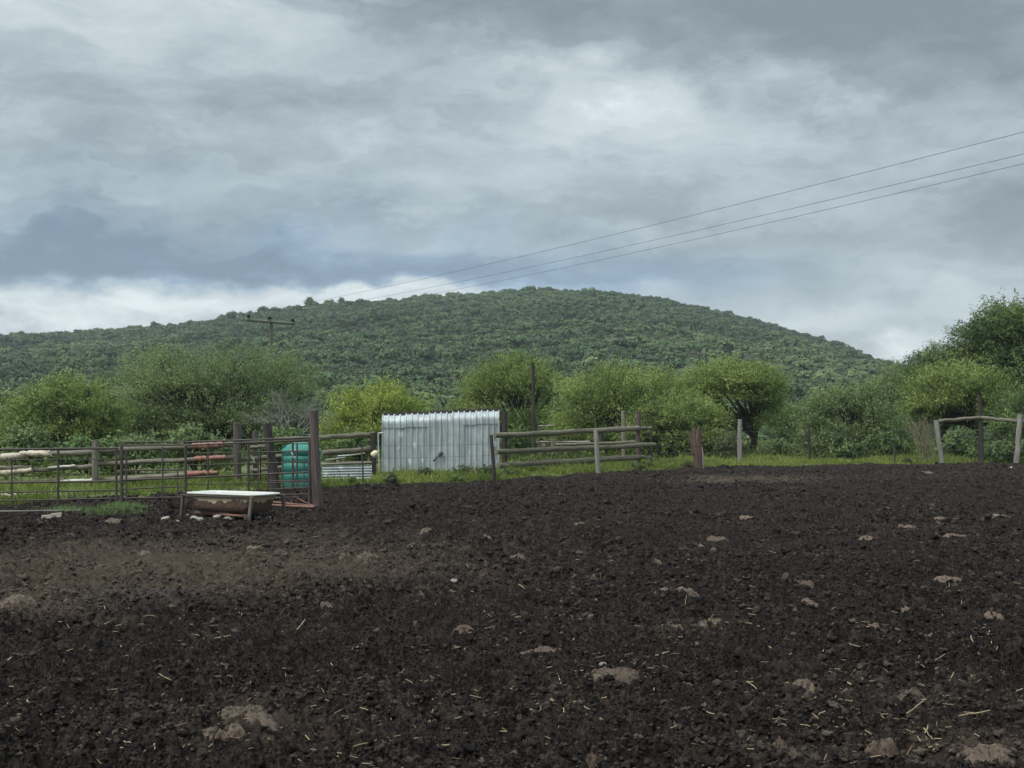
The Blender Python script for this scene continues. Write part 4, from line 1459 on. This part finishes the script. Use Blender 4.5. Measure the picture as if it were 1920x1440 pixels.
MB(2).lathe((tp.x, tp.y, 1.06), [(0.235, 0.0), (0.235, 0.035), (0.20, 0.05), (0.0, 0.055)], 28).build('lid', MAT['teal'], root)
for th in (200, 340, 70):
    a = R(th)
    mb = MB(3)
    mb.box((tp.x + 0.40 * math.cos(a), tp.y + 0.40 * math.sin(a), 1.015), (0.09, 0.05, 0.09), Matrix.Rotation(a, 3, 'Z'))
    mb.build('lifting_lug', MAT['teal'], root)

# ------------------------------------------------------------------ bathtub trough
def bathtub():
    c = Vector((-4.56, 20.98, 0))
    ang = math.atan2(-0.75, 1.34)
    M = Matrix.Translation(c) @ Matrix.Rotation(ang, 4, 'Z')
    root = empty('bathtub', c, 'old white rimmed bathtub on rusty legs used as a trough', 'bathtub')

    def ring(lx, ly, r, z, n=8, ox=0.0):
        out = []
        for sx, sy, a0 in ((1, 1, 0), (-1, 1, 90), (-1, -1, 180), (1, -1, 270)):
            for k in range(n + 1):
                a = R(a0 + 90 * k / n)
                out.append(M @ Vector((ox + sx * (lx - r) + r * math.cos(a), sy * (ly - r) + r * math.sin(a), z)))
        out.append(out[0])
        return out
    ZR = 0.435
    # body outside
    mb = MB(1)
    mb.grid([ring(0.745, 0.335, 0.15, ZR - 0.012), ring(0.70, 0.325, 0.15, ZR - 0.05), ring(0.66, 0.325, 0.14, 0.34), ring(0.625, 0.315, 0.14, 0.24), ring(0.595, 0.29, 0.12, 0.155, ox=-0.01), ring(0.55, 0.22, 0.1, 0.125, ox=-0.01)])
    bot = ring(0.55, 0.22, 0.1, 0.125, ox=-0.01)[:-1]
    b0 = len(mb.v)
    for q in bot:
        mb.v.append(q); mb.tc.append(tuple(q))
    mb.f.append(tuple(range(b0, b0 + len(bot)))); mb.sm.append(False)
    m, w, p = new_mat('rusty_tub_paint')
    tcv = attr(w, 'tc')
    sp_ = w.n('ShaderNodeSeparateXYZ'); w.put(sp_.inputs[0], tcv)
    n1 = w.noise(tcv, 3.4, 7, 0.68)
    n2 = w.noise(tcv, 22, 5, 0.7)
    rustc = w.mix(w.step(n2, 0.35, 0.68), (0.070, 0.046, 0.036), (0.165, 0.105, 0.075))
    f = w.m('ADD', w.m('MULTIPLY', w.m('SUBTRACT', sp_.outputs[2], 0.30), 7.0), w.m('MULTIPLY', w.m('SUBTRACT', n1, 0.5), 2.4))
    col = w.mix(w.step(f, 0.05, 0.22), rustc, w.mix(n2, (0.50, 0.44, 0.27), (0.64, 0.58, 0.42)))
    w.put(p.inputs['Base Color'], col)
    p.inputs['Roughness'].default_value = 0.7
    bump(w, p, n2, 0.004)
    mb.build('shell', m, root)
    me_, w, p = new_mat('white_enamel')
    tcv = attr(w, 'tc')
    n1 = w.noise(tcv, 5, 6, 0.7)
    w.put(p.inputs['Base Color'], w.mix(w.step(n1, 0.6, 0.75), (0.56, 0.57, 0.53), (0.36, 0.31, 0.25)))
    p.inputs['Roughness'].default_value = 0.25
    mb = MB(2)
    rim = [ring(0.745, 0.335, 0.2, ZR - 0.014), ring(0.782, 0.372, 0.22, ZR - 0.024), ring(0.79, 0.38, 0.22, ZR - 0.006), ring(0.78, 0.37, 0.22, ZR + 0.006),
           ring(0.72, 0.315, 0.2, ZR + 0.004), ring(0.675, 0.295, 0.14, ZR - 0.03), ring(0.60, 0.285, 0.13, 0.29), ring(0.56, 0.255, 0.12, 0.20, ox=-0.01), ring(0.50, 0.18, 0.1, 0.16, ox=-0.01)]
    mb.grid(rim)
    b0 = len(mb.v)
    bot = rim[-1][:-1]
    for q in bot:
        mb.v.append(q); mb.tc.append(tuple(q))
    mb.f.append(tuple(reversed(range(b0, b0 + len(bot))))); mb.sm.append(False)
    mb.build('rim', me_, root)
    # stand
    L = lambda x, y, z: M @ Vector((x, y, z))
    for i, (x, y, bx, by) in enumerate(((-0.765, -0.35, -0.79, -0.37), (0.70, -0.35, 0.635, -0.37), (-0.70, 0.33, -0.71, 0.35), (0.76, 0.34, 0.775, 0.36))):
        g = L(bx, by, 0)
        gz = mud_z(g.x, g.y)
        foot = Vector((g.x, g.y, gz - 0.05))
        lb = MB(i)
        top = L(x, y, ZR - 0.03)
        lb.path([foot, foot.lerp(top, 0.5), top], [0.034, 0.030, 0.034], 4)
        o = lb.build('leg', MAT['post_brown'] if i != 1 else MAT['log_grey'], root)
    MB(5).bar(L(-0.80, -0.37, ZR - 0.045), L(0.72, -0.36, ZR - 0.045), 0.014).build('frame_bar', MAT['rust_dark'], root)
    MB(6).bar(L(-0.80, 0.37, ZR - 0.045), L(0.78, 0.37, ZR - 0.045), 0.014).build('frame_bar', MAT['rust_dark'], root)
    MB(7).bar(L(-0.72, -0.1, 0.09), L(0.62, -0.36, 0.09), 0.022).build('frame_bar', MAT['rust_red'], root)
    MB(8).path([L(0.6, -0.41, 0.07), L(0.66, -0.43, 0.03), L(0.64, -0.43, 0.12), L(0.57, -0.42, 0.12)], 0.016, 5).build('hook', MAT['rust_dark'], root)


bathtub()

# ------------------------------------------------------------------ power line
def power_line():
    D = 75.0
    base = Vector((P(508, 700, D).x, D, 0))
    root = empty('power_pole', base, 'wooden power pole with a tilted crossarm and three black insulators', 'power pole')
    H = P(508, 606, D).z
    MB(1).path([base - Vector((0, 0, .2)), base + Vector((0.02, 0, H * .5)), base + Vector((0, 0, H))], [0.13, 0.115, 0.10], 12, 0.02).build('pole', MAT['pole_green'], root)
    ln = Vector((0.45, -0.893, 0)).normalized()
    cr = Vector((ln.y * -1, ln.x, 0))            # across the line
    cr = Vector((0.893, 0.45, 0)).normalized()
    L_, R_ = base + cr * -1.46, base + cr * 1.46
    L_.z, R_.z = P(467, 600, L_.y).z, P(553, 608, R_.y).z
    off = Vector((0.0, -0.16, 0))
    MB(2).log(L_ + off, R_ + off, 0.085, 0.085, 10, 4, 0.05).build('crossarm', MAT['pole_green'], root)
    ins = []
    m, w, p = new_mat('black_glazed_porcelain')
    w.put(p.inputs['Base Color'], w.mix(w.noise(attr(w, 'tc'), 12, 3), (0.012, 0.011, 0.010), (0.03, 0.022, 0.018)))
    p.inputs['Roughness'].default_value = 0.3
    for k, t in enumerate((0.05, 0.475, 0.955)):
        q = (L_ + off).lerp(R_ + off, t)
        o = MB(k).lathe((q.x, q.y, q.z + 0.07), [(0.02, 0), (0.02, 0.08), (0.13, 0.08), (0.10, 0.16), (0.12, 0.17), (0.08, 0.24), (0.06, 0.30), (0.02, 0.34)], 14).build('insulator', m, root)
        ins.append(q + Vector((0, 0, 0.38)))
    for q, lab, ymid, yend in zip(ins, ('uppermost of the three power lines crossing the sky', 'middle one of the three power lines crossing the sky', 'lowest of the three power lines crossing the sky'),
                                  (485, 508, 522), (249, 290, 308)):
        # the wire's sag, fitted to its height half way along and where it leaves the frame
        A = []
        for px, py in ((960, ymid), (1920, yend)):
            k = (px - 960) / F
            for _ in range(4):                    # depth changes the pixel column a little through the pitch
                d = (q.x - k * (q.y * CP)) / (ln.y * k * CP - ln.x)
                y = q.y + ln.y * d
            A.append((d, P(px, py, y).z - q.z))
        (d1, z1), (d2, z2) = A
        b_ = (z2 / d2 - z1 / d1) / (d2 - d1)
        a_ = z1 / d1 - b_ * d1
        pts = [q + ln * d + Vector((0, 0, a_ * d + b_ * d * d)) for d in (k * 92 / 40 for k in range(41))]
        back = []
        for k in range(1, 13):
            d = k * 8.0
            back.append(q - ln * d + Vector((0, 0, -4 * 1.1 * (d / 96) * (1 - d / 96))))
        mb = MB(1)
        mb.path(list(reversed(back)) + pts, 0.0052, 5)
        tag(mb.build('power_line', MAT['wire']), lab, 'power line', 'power lines')


power_line()

# ------------------------------------------------------------------ stones, bricks, dung, straw
m, w, p = new_mat('pale_stone')
tcv = w.n('ShaderNodeTexCoord').outputs['Object']
n = w.noise(tcv, 16, 6, 0.65)
w.put(p.inputs['Base Color'], w.mix(w.step(n, 0.3, 0.7), (0.20, 0.18, 0.155), (0.50, 0.47, 0.42)))
p.inputs['Roughness'].default_value = 0.85
bump(w, p, n, 0.01)
MAT['stone'] = m


def lump_mesh(name, seed, nu, nv, rough, flat_bottom=True):
    rng = np.random.default_rng(seed)
    th, ph = np.meshgrid(np.linspace(0, 2 * np.pi, nu, endpoint=False), np.linspace(-np.pi / 2, np.pi / 2, nv))
    x, y, z = np.cos(ph) * np.cos(th), np.cos(ph) * np.sin(th), np.sin(ph)
    r = 1 + rough * vnoise(x * 1.6 + seed, y * 1.6 + z * 1.3, seed) + rough * 0.6 * vnoise(x * 4 + seed, y * 4 + z * 3.7, seed + 1)
    co = np.stack([x * r, y * r, z * r], -1).reshape(-1, 3)
    idx = np.arange(nu * nv).reshape(nv, nu)
    q = np.stack([idx[:-1], np.roll(idx, -1, 1)[:-1], np.roll(idx, -1, 1)[1:], idx[1:]], -1).reshape(-1, 4)
    return np_mesh(name, co, quads=q, smooth=True)


stone_meshes = []
for k in range(5):
    me = lump_mesh('stone', 400 + k, 16, 9, 0.32)
    me.materials.append(MAT['stone'])
    stone_meshes.append(me)


def stone(x, y, wpx, label, group=None, hr=0.55):
    g = G(x, y)
    s = wpx / F * g.y / 2
    o = bpy.data.objects.new('stone', random.choice(stone_meshes))
    COL.objects.link(o)
    o.location = (g.x, g.y, mud_z(g.x, g.y) + s * hr * 0.4)
    o.scale = (s, s * random.uniform(.6, .9), s * hr)
    o.rotation_euler = (random.uniform(-.2, .2), random.uniform(-.2, .2), random.uniform(-.5, .5))
    tag(o, label, 'stone', group)


GSt = 'whitish stones in front of the bathtub'
for i, (x, y, w_) in enumerate(((310, 979, 18), (332, 981, 10), (365, 977, 20), (376, 979, 14), (407, 977, 17), (430, 976, 22), (462, 975, 16), (482, 974, 12), (507, 975, 26), (536, 973, 22), (352, 968, 12))):
    stone(x, y, w_, 'small whitish stone in the row on the mud in front of the bathtub', GSt)
stone(1898, 879, 14, 'white stone on the mud below the right brace post')
stone(700 + 152, 1095, 14, 'small pale stone alone in the middle of the mud')
stone(1130, 1274, 15, 'whitish crusty stone left of the big lifted dung crust')
stone(728, 1396, 9, 'pale pebble near the bottom of the photo beside a long straw')
stone(152, 1218, 7, 'white pebble on the dark mud at the left')
stone(1777, 1306, 9, 'pale pebble on the mud near the bottom right')
brick_m = MAT['cream_paint']
for (x, y, lab) in ((88, 974, 'cream brick half sunk in the mud, the left one of the pair'), (106, 971, 'cream brick half sunk in the mud, the right one of the pair')):
    g = G(x, y)
    mb = MB(x)
    mb.box((g.x, g.y, mud_z(g.x, g.y) + 0.03), (0.155, 0.10, 0.075), Matrix.Rotation(0.2, 3, 'Z') @ Matrix.Rotation(-0.1, 3, 'Y'))
    tag(mb.build('brick', brick_m), lab, 'brick')

# dung: dried crusts
m, w, p = new_mat('dried_dung')
tcv = w.n('ShaderNodeNewGeometry').outputs['Position']
oi = w.n('ShaderNodeObjectInfo').outputs['Random']
n = w.noise(tcv, 30, 6, 0.7)
n2 = w.noise(w.scale(tcv, (1, 0.4, 1)), 120, 4, 0.7, 0.8)
c1 = w.mix(oi, (0.155, 0.112, 0.082), (0.25, 0.185, 0.135))
col = w.mix(w.step(n, 0.34, 0.56), (0.03, 0.023, 0.02), c1)
col = w.mix(w.m('MULTIPLY', w.step(n2, 0.6, 0.75), 0.5), col, (0.33, 0.25, 0.165))
w.put(p.inputs['Base Color'], col)
p.inputs['Roughness'].default_value = 0.9
bump(w, p, w.m('ADD', n, n2), 0.02)
MAT['dung'] = m


def mud_low(x, y):
    amp = 0.62 + 0.38 * rotn(x, y, 1.7, 14)
    return 0.02 + 0.035 * rotn(x, y, 2.3, 1) + 0.03 * rotn(x, y, 0.9, 2) + amp * 0.05 * rotn(x, y, 0.36, 3)


def dung_pad(cx, cy, sx, sy, th_, seed):
    """a low irregular crust bedded into the mud, with a broken edge"""
    nr, na = 30, 96
    th = np.linspace(0, 2 * np.pi, na, endpoint=False)
    rad = np.linspace(0.02, 1, nr)
    T, Rr = np.meshgrid(th, rad)
    edge = 0.9 + 0.38 * vnoise(np.cos(T) * 1.7 + seed * 3, np.sin(T) * 1.7, seed) + 0.18 * vnoise(np.cos(T) * 5 + seed, np.sin(T) * 5, seed + 1) + 0.08 * vnoise(np.cos(T) * 13, np.sin(T) * 13 + seed, seed + 5)
    x, y = np.cos(T) * Rr * edge, np.sin(T) * Rr * edge
    z = (1 - Rr ** 5) * (0.62 + 0.34 * vnoise(x * 1.9 + seed, y * 1.9, seed + 2) + 0.26 * vnoise(x * 4.5, y * 4.5 + seed, seed + 3) + 0.20 * vnoise(x * 10, y * 10 + seed, seed + 4) + 0.13 * vnoise(x * 22, y * 22, seed + 6)) - 1.0 * Rr ** 3.5
    X, Y = x * sx, y * sy
    Z = 0.5 * mud_low(X + cx, Y + cy) + 0.5 * mud_low(np.full_like(X, cx), np.full_like(Y, cy)) + 0.016 + z * th_
    z0 = float(mud_low(np.array([cx]), np.array([cy]))[0])
    co = np.stack([X, Y, Z - z0], -1).reshape(-1, 3)
    idx = np.arange(nr * na).reshape(nr, na)
    q = np.stack([idx[:-1], np.roll(idx, -1, 1)[:-1], np.roll(idx, -1, 1)[1:], idx[1:]], -1).reshape(-1, 4)
    me = np_mesh('dung_pad', co, quads=q)
    me.materials.append(MAT['dung'])
    o = bpy.data.objects.new('dung_pad', me)
    COL.objects.link(o)
    o.location = (cx, cy, z0)
    return o


GD = 'dried dung crusts on the mud'
DL_ = 'flat brown dried dung crust lying on the black mud'
PADS = [(1160, 1290, 118, 'large lifted brown dung crust with a dark hollow, low in the middle of the photo'), (1128, 1294, 60, None), (460, 1356, 130, 'widest crumbly dung heap at the lower left'),
        (425, 1388, 90, 'brown dung crust just below the widest heap at the lower left'), (1762, 1196, 96, 'smooth tan dung slab alone on the right side of the mud'),
        (1262, 1180, 82, 'left one of two neighbouring tan dung crusts right of the middle'), (1345, 1172, 84, 'right one of two neighbouring tan dung crusts right of the middle'),
        (1262, 1115, 74, 'flat pale dung crust above the two neighbouring ones'), (1020, 1226, 82, 'long thin orange brown dung crust in the middle of the mud'),
        (1733, 888, 36, 'small orange tan dung lump near the far edge of the yard'), (1850, 1432, 150, 'big straw coloured dung heap in the lower right corner'),
        (868, 1188, 44, None), (545, 1196, 70, None), (433, 1190, 40, None), (690, 1051, 50, None), (1345, 1013, 46, None), (1698, 993, 40, None), (1790, 1018, 46, None),
        (1625, 1018, 34, None), (972, 1042, 32, None), (1088, 1040, 22, None), (1120, 1088, 30, None), (1870, 973, 60, None), (1765, 975, 34, None), (1400, 973, 34, None),
        (1488, 1437, 48, None), (1655, 1408, 52, None), (1508, 1300, 46, None), (1462, 1406, 30, None), (1775, 1096, 54, None), (1860, 1155, 46, None), (1515, 1130, 52, None), (1560, 1126, 50, None),
        (415, 1250, 50, None), (612, 1136, 50, None), (125, 1005, 44, None), (210, 980, 42, None), (478, 1025, 36, None), (1715, 1308, 62, None), (1110, 1437, 32, None), (1515, 1096, 32, None),
        (90, 1020, 36, None), (270, 1040, 30, None), (1740, 985, 24, None), (1640, 1180, 34, None), (800, 1000, 30, None), (910, 1010, 32, None), (1085, 987, 28, None), (1230, 1060, 24, None),
        (30, 1138, 90, None), (640, 1048, 40, None), (320, 1160, 30, None), (1700, 1150, 40, None), (1310, 1030, 26, None)]
for i, (x, y, w_, lab) in enumerate(PADS):
    g = G(x, y)
    s = w_ / F * g.y / 2
    o = dung_pad(g.x, g.y, s, s * random.uniform(0.8, 1.3), random.uniform(0.032, 0.046) * (1.25 if w_ > 90 else 1), 500 + i)
    tag(o, lab or DL_, 'dung', GD)

# straw stalks
m, w, p = new_mat('dry_straw')
oi = w.n('ShaderNodeObjectInfo').outputs['Random']
n = w.noise(w.n('ShaderNodeTexCoord').outputs['Object'], 4, 4)
c1 = w.mix(oi, (0.24, 0.17, 0.09), (0.50, 0.41, 0.24))
w.put(p.inputs['Base Color'], w.mix(w.step(n, 0.4, 0.75), c1, (0.20, 0.14, 0.08)))
p.inputs['Roughness'].default_value = 0.6
MAT['straw'] = m
straws = []
for k in range(8):
    q = random.Random(k)
    mb = MB(k)
    pts = [(t, q.uniform(-.03, .03), q.uniform(-.02, .03)) for t in (0, .3, .62, 1)]
    mb.path(pts, [1.0 * f for f in (0.028, 0.031, 0.028, 0.022)], 6, 0.1)
    me = bpy.data.meshes.new('straw')
    me.from_pydata([tuple(v) for v in mb.v], [], mb.f)
    me.materials.append(MAT['straw'])
    straws.append(me)
ST = [(298, 1271, 322, 1283), (388, 1207, 433, 1209), (381, 1207, 391, 1220), (370, 1432, 380, 1422), (390, 1413, 397, 1410), (195, 1153, 197, 1163), (557, 1173, 572, 1165), (607, 1173, 620, 1185), (567, 1262, 593, 1267),
      (1044, 1288, 1052, 1321), (1230, 1245, 1255, 1238), (662, 1403, 706, 1391), (900, 1147, 906, 1161), (1117, 1326, 1119, 1333), (1095, 1348, 1106, 1354), (1130, 1402, 1140, 1414), (1046, 1367, 1048, 1358),
      (828, 1421, 843, 1420), (785, 1212, 789, 1221), (973, 1113, 985, 1122), (1065, 1157, 1068, 1164), (1117, 1132, 1119, 1141), (822, 1029, 825, 1036), (876, 1057, 879, 1066), (1699, 1358, 1736, 1328), (1780, 1292, 1789, 1275),
      (1738, 1397, 1751, 1425), (1320, 1357, 1340, 1363), (1393, 1303, 1407, 1313), (1400, 1298, 1420, 1312), (1592, 1232, 1613, 1238), (1600, 1171, 1610, 1179), (1670, 1183, 1687, 1187), (1547, 1155, 1562, 1148), (1553, 1143, 1567, 1138),
      (1797, 1367, 1855, 1357), (1740, 1360, 1752, 1350), (1835, 1332, 1843, 1322), (1420, 1362, 1437, 1359), (1285, 1140, 1287, 1122), (1853, 1195, 1856, 1187), (1557, 1160, 1559, 1166), (1455, 1048, 1443, 1049),
      (1670, 1208, 1688, 1205), (1590, 1225, 1612, 1231), (1190, 1167, 1205, 1167), (1800, 1133, 1803, 1120), (1733, 1388, 1738, 1397), (1753, 1250, 1773, 1237), (1757, 1430, 1778, 1432), (1795, 1440, 1830, 1436), (907, 1195, 928, 1190),
      (667, 1228, 680, 1221), (848, 1218, 862, 1213), (975, 1195, 982, 1190), (1073, 1206, 1076, 1200), (300, 1155, 310, 1158), (35, 1160, 47, 1167), (120, 1147, 124, 1138), (245, 1405, 250, 1418), (5, 1255, 22, 1246), (1115, 1124, 1117, 1132),
      (1288, 1112, 1292, 1120), (1358, 1088, 1360, 1092), (1820, 1215, 1824, 1226), (1680, 1238, 1676, 1244), (1855, 1270, 1845, 1276), (1870, 1300, 1890, 1299), (1905, 1300, 1918, 1297), (1500, 1383, 1520, 1386), (1735, 1395, 1740, 1380)]
q = random.Random(44)
CL = [(1720, 1330, 110, 50), (1560, 1190, 130, 40), (1780, 1420, 90, 15), (950, 1200, 150, 40), (420, 1200, 90, 25), (1120, 1350, 80, 40), (280, 1420, 120, 15), (60, 1120, 60, 25), (1850, 1260, 60, 40)]
for _ in range(100):
    y = 1000 + 430 * q.random() ** 0.8
    x = q.uniform(0, 1920)
    if q.random() < 0.75:
        cx_, cy_, sx_, sy_ = q.choice(CL)
        x, y = q.gauss(cx_, sx_), min(1438, max(960, q.gauss(cy_, sy_)))
    l = q.uniform(5, 15) * (y - 790) / 480
    a = q.uniform(0, math.pi)
    ST.append((x, y, x + l * math.cos(a), y + l * math.sin(a) * 0.5))
GX = 'straw stalks scattered over the mud'
for i, (xa, ya, xb, yb) in enumerate(ST):
    a = G(xa, ya)
    b2 = G(xb, yb)
    b = P(xb, yb, a.y + 0.5 * (b2.y - a.y))
    za = mud_z(a.x, a.y) + 0.018
    a.z = za
    b.z = max(b.z + za, mud_z(b.x, b.y) + 0.015)
    L = (b - a).length
    o = bpy.data.objects.new('straw', straws[i % 8])
    COL.objects.link(o)
    th = 0.0031 * q.uniform(0.7, 1.25) / 0.03
    o.scale = (L, th, th)
    o.location = a
    o.rotation_mode = 'QUATERNION'
    o.rotation_quaternion = (b - a).to_track_quat('X', 'Z')
    tag(o, 'pale straw stalk lying on the black mud', 'straw', GX)


def clods():
    """loose crumbs and clods of trodden soil lying on the mud: too many to count"""
    rng = np.random.default_rng(321)
    n = 300000
    D = 4.3 + (49 - 4.3) * rng.random(n) ** 1.35
    x, y = rng.uniform(-0.56, 0.56, n) * D, D
    k = (edge_out(x, y) < -0.5) & (rng.random(n) < 0.42 + 0.75 * vnoise(x / 0.6, y / 0.6, 62) + 0.45 * vnoise(x / 1.9, y / 1.9, 63))
    x, y = x[k], y[k]
    n = len(x)
    scl = np.clip(rng.lognormal(math.log(0.0098), 0.50, n), 0.005, 0.036) * np.clip(y / 11, 0.8, 1.5)
    z = mud_surface(x, y) + scl * 0.05
    me = bpy.data.meshes.new('soil_clods')
    me.vertices.add(n)
    me.vertices.foreach_set('co', np.stack([x, y, z], 1).astype(np.float32).ravel())
    for nm, v in (('scl', scl), ('rot', rng.uniform(0, 6.28, n)), ('tilt', rng.uniform(-0.7, 0.7, n)), ('btint', rng.random(n) ** 1.6), ('bbr', np.clip((patches_at(x, y)[0] - 0.35) * 0.9 + rng.normal(0, 0.16, n), 0, 0.8))):
        fattr(me, nm, v)
    o = bpy.data.objects.new('soil_clods', me)
    COL.objects.link(o)
    tag(o, 'loose dark crumbs and clods of soil all over the mud', 'soil', kind='stuff')
    m, w, p = new_mat('soil_clod')
    nz = w.noise(w.n('ShaderNodeNewGeometry').outputs['Position'], 90, 5, 0.7)
    c_ = w.ramp(attr(w, 'btint', 'INSTANCER', 'Fac'), [(0.0, (0.018, 0.0155, 0.0158)), (0.6, (0.049, 0.0395, 0.0355)), (0.9, (0.080, 0.064, 0.055)), (1.0, (0.115, 0.093, 0.077))])
    c_ = w.mix(attr(w, 'bbr', 'INSTANCER', 'Fac'), c_, (0.130, 0.102, 0.081))
    w.put(p.inputs['Base Color'], w.mix(w.step(nz, 0.35, 0.65), w.mix(1.0, c_, (0.5, 0.5, 0.52), 'MULTIPLY'), c_))
    p.inputs['Roughness'].default_value = 0.9
    p.inputs['Specular IOR Level'].default_value = 0.05
    kinds = bpy.data.collections.new('clod_kinds')
    for q_ in range(7):
        ck = lump_mesh('clod_kind', 700 + q_ * 3, 12, 7, 0.85)
        ck.materials.append(m)
        kinds.objects.link(bpy.data.objects.new('clod_kind', ck))
    g = bpy.data.node_groups.new('clod_scatter', 'GeometryNodeTree')
    g.interface.new_socket('Geometry', in_out='INPUT', socket_type='NodeSocketGeometry')
    g.interface.new_socket('Geometry', in_out='OUTPUT', socket_type='NodeSocketGeometry')
    N, L = g.nodes, g.links
    gi, go, ci, ip = N.new('NodeGroupInput'), N.new('NodeGroupOutput'), N.new('GeometryNodeCollectionInfo'), N.new('GeometryNodeInstanceOnPoints')
    ci.inputs[0].default_value = kinds
    ci.inputs[1].default_value = True
    ci.inputs[2].default_value = True
    ip.inputs['Pick Instance'].default_value = True

    def na(name):
        a = N.new('GeometryNodeInputNamedAttribute'); a.data_type = 'FLOAT'
        a.inputs[0].default_value = name
        return a.outputs[0]
    cr, cs = N.new('ShaderNodeCombineXYZ'), N.new('ShaderNodeCombineXYZ')
    L.new(na('rot'), cr.inputs[2]); L.new(na('tilt'), cr.inputs[0])
    for k_ in range(2):
        L.new(na('scl'), cs.inputs[k_])
    fl = N.new('ShaderNodeMath'); fl.operation = 'MULTIPLY'
    L.new(na('scl'), fl.inputs[0]); fl.inputs[1].default_value = 0.72
    L.new(fl.outputs[0], cs.inputs[2])
    L.new(gi.outputs[0], ip.inputs['Points']); L.new(ci.outputs[0], ip.inputs['Instance'])
    L.new(cr.outputs[0], ip.inputs['Rotation']); L.new(cs.outputs[0], ip.inputs['Scale'])
    L.new(ip.outputs[0], go.inputs[0])
    o.modifiers.new('scatter', 'NODES').node_group = g


clods()


def chaff():
    """short broken bits of straw trodden into the mud: too many to count"""
    rng = np.random.default_rng(123)
    n = 14000
    tan = rng.uniform(-0.6, 0.6, n)
    D = np.exp(rng.uniform(math.log(4.2), math.log(33), n))
    x, y = tan * D, D
    k = (edge_out(x, y) < -0.4) & (rng.random(n) < 0.30 + 0.6 * vnoise(x / 0.8, y / 0.8, 61) + 0.4 * patches_at(x, y)[0])
    x, y = x[k], y[k]
    n = len(x)
    z = mud_surface(x, y) + 0.008
    c = np.stack([x, y, z], 1)
    a = unit(np.stack([rng.normal(0, 1, n), rng.normal(0, 1, n), rng.normal(0.1, .3, n)], 1)) * rng.uniform(.010, .034, (n, 1))
    b = unit(np.cross(a, [0, 0, 1.0])) * rng.uniform(.0015, .0032, (n, 1))
    d = np.array([0, 0, 0.0025])
    v = np.stack([c - a - b, c - a + b, c + a + b, c + a - b, c - a + d, c + a + d], 1).reshape(-1, 3)
    i = np.arange(n) * 6
    quads = np.concatenate([np.stack([i, i + 4, i + 5, i + 3], 1), np.stack([i + 1, i + 2, i + 5, i + 4], 1)])
    me = np_mesh('straw_chaff', v, quads=quads, smooth=False)
    fattr(me, 'tint', np.repeat(rng.uniform(0, 1, n), 6))
    m, w, p = new_mat('chaff')
    w.put(p.inputs['Base Color'], w.mix(attr(w, 'tint', out='Fac'), (0.10, 0.07, 0.045), (0.36, 0.28, 0.17)))
    p.inputs['Roughness'].default_value = 0.8
    tag(link_mesh('straw_chaff', me, m), 'fine broken straw trodden all over the mud', 'straw', kind='stuff')


chaff()

# ------------------------------------------------------------------ air
HAZE = 0.00023
if HAZE:
    mb = MB(0)
    mb.box((0, 50, 59.0), (2980, 3000, 122.0))
    m = bpy.data.materials.new('hazy_air')
    m.use_nodes = True
    t = m.node_tree
    t.nodes.clear()
    pv = t.nodes.new('ShaderNodeVolumePrincipled')
    pv.inputs['Density'].default_value = HAZE
    pv.inputs['Color'].default_value = (0.82, 0.90, 1.0, 1)
    ou = t.nodes.new('ShaderNodeOutputMaterial')
    t.links.new(pv.outputs[0], ou.inputs['Volume'])
    tag(mb.build('haze', m), kind='stuff')
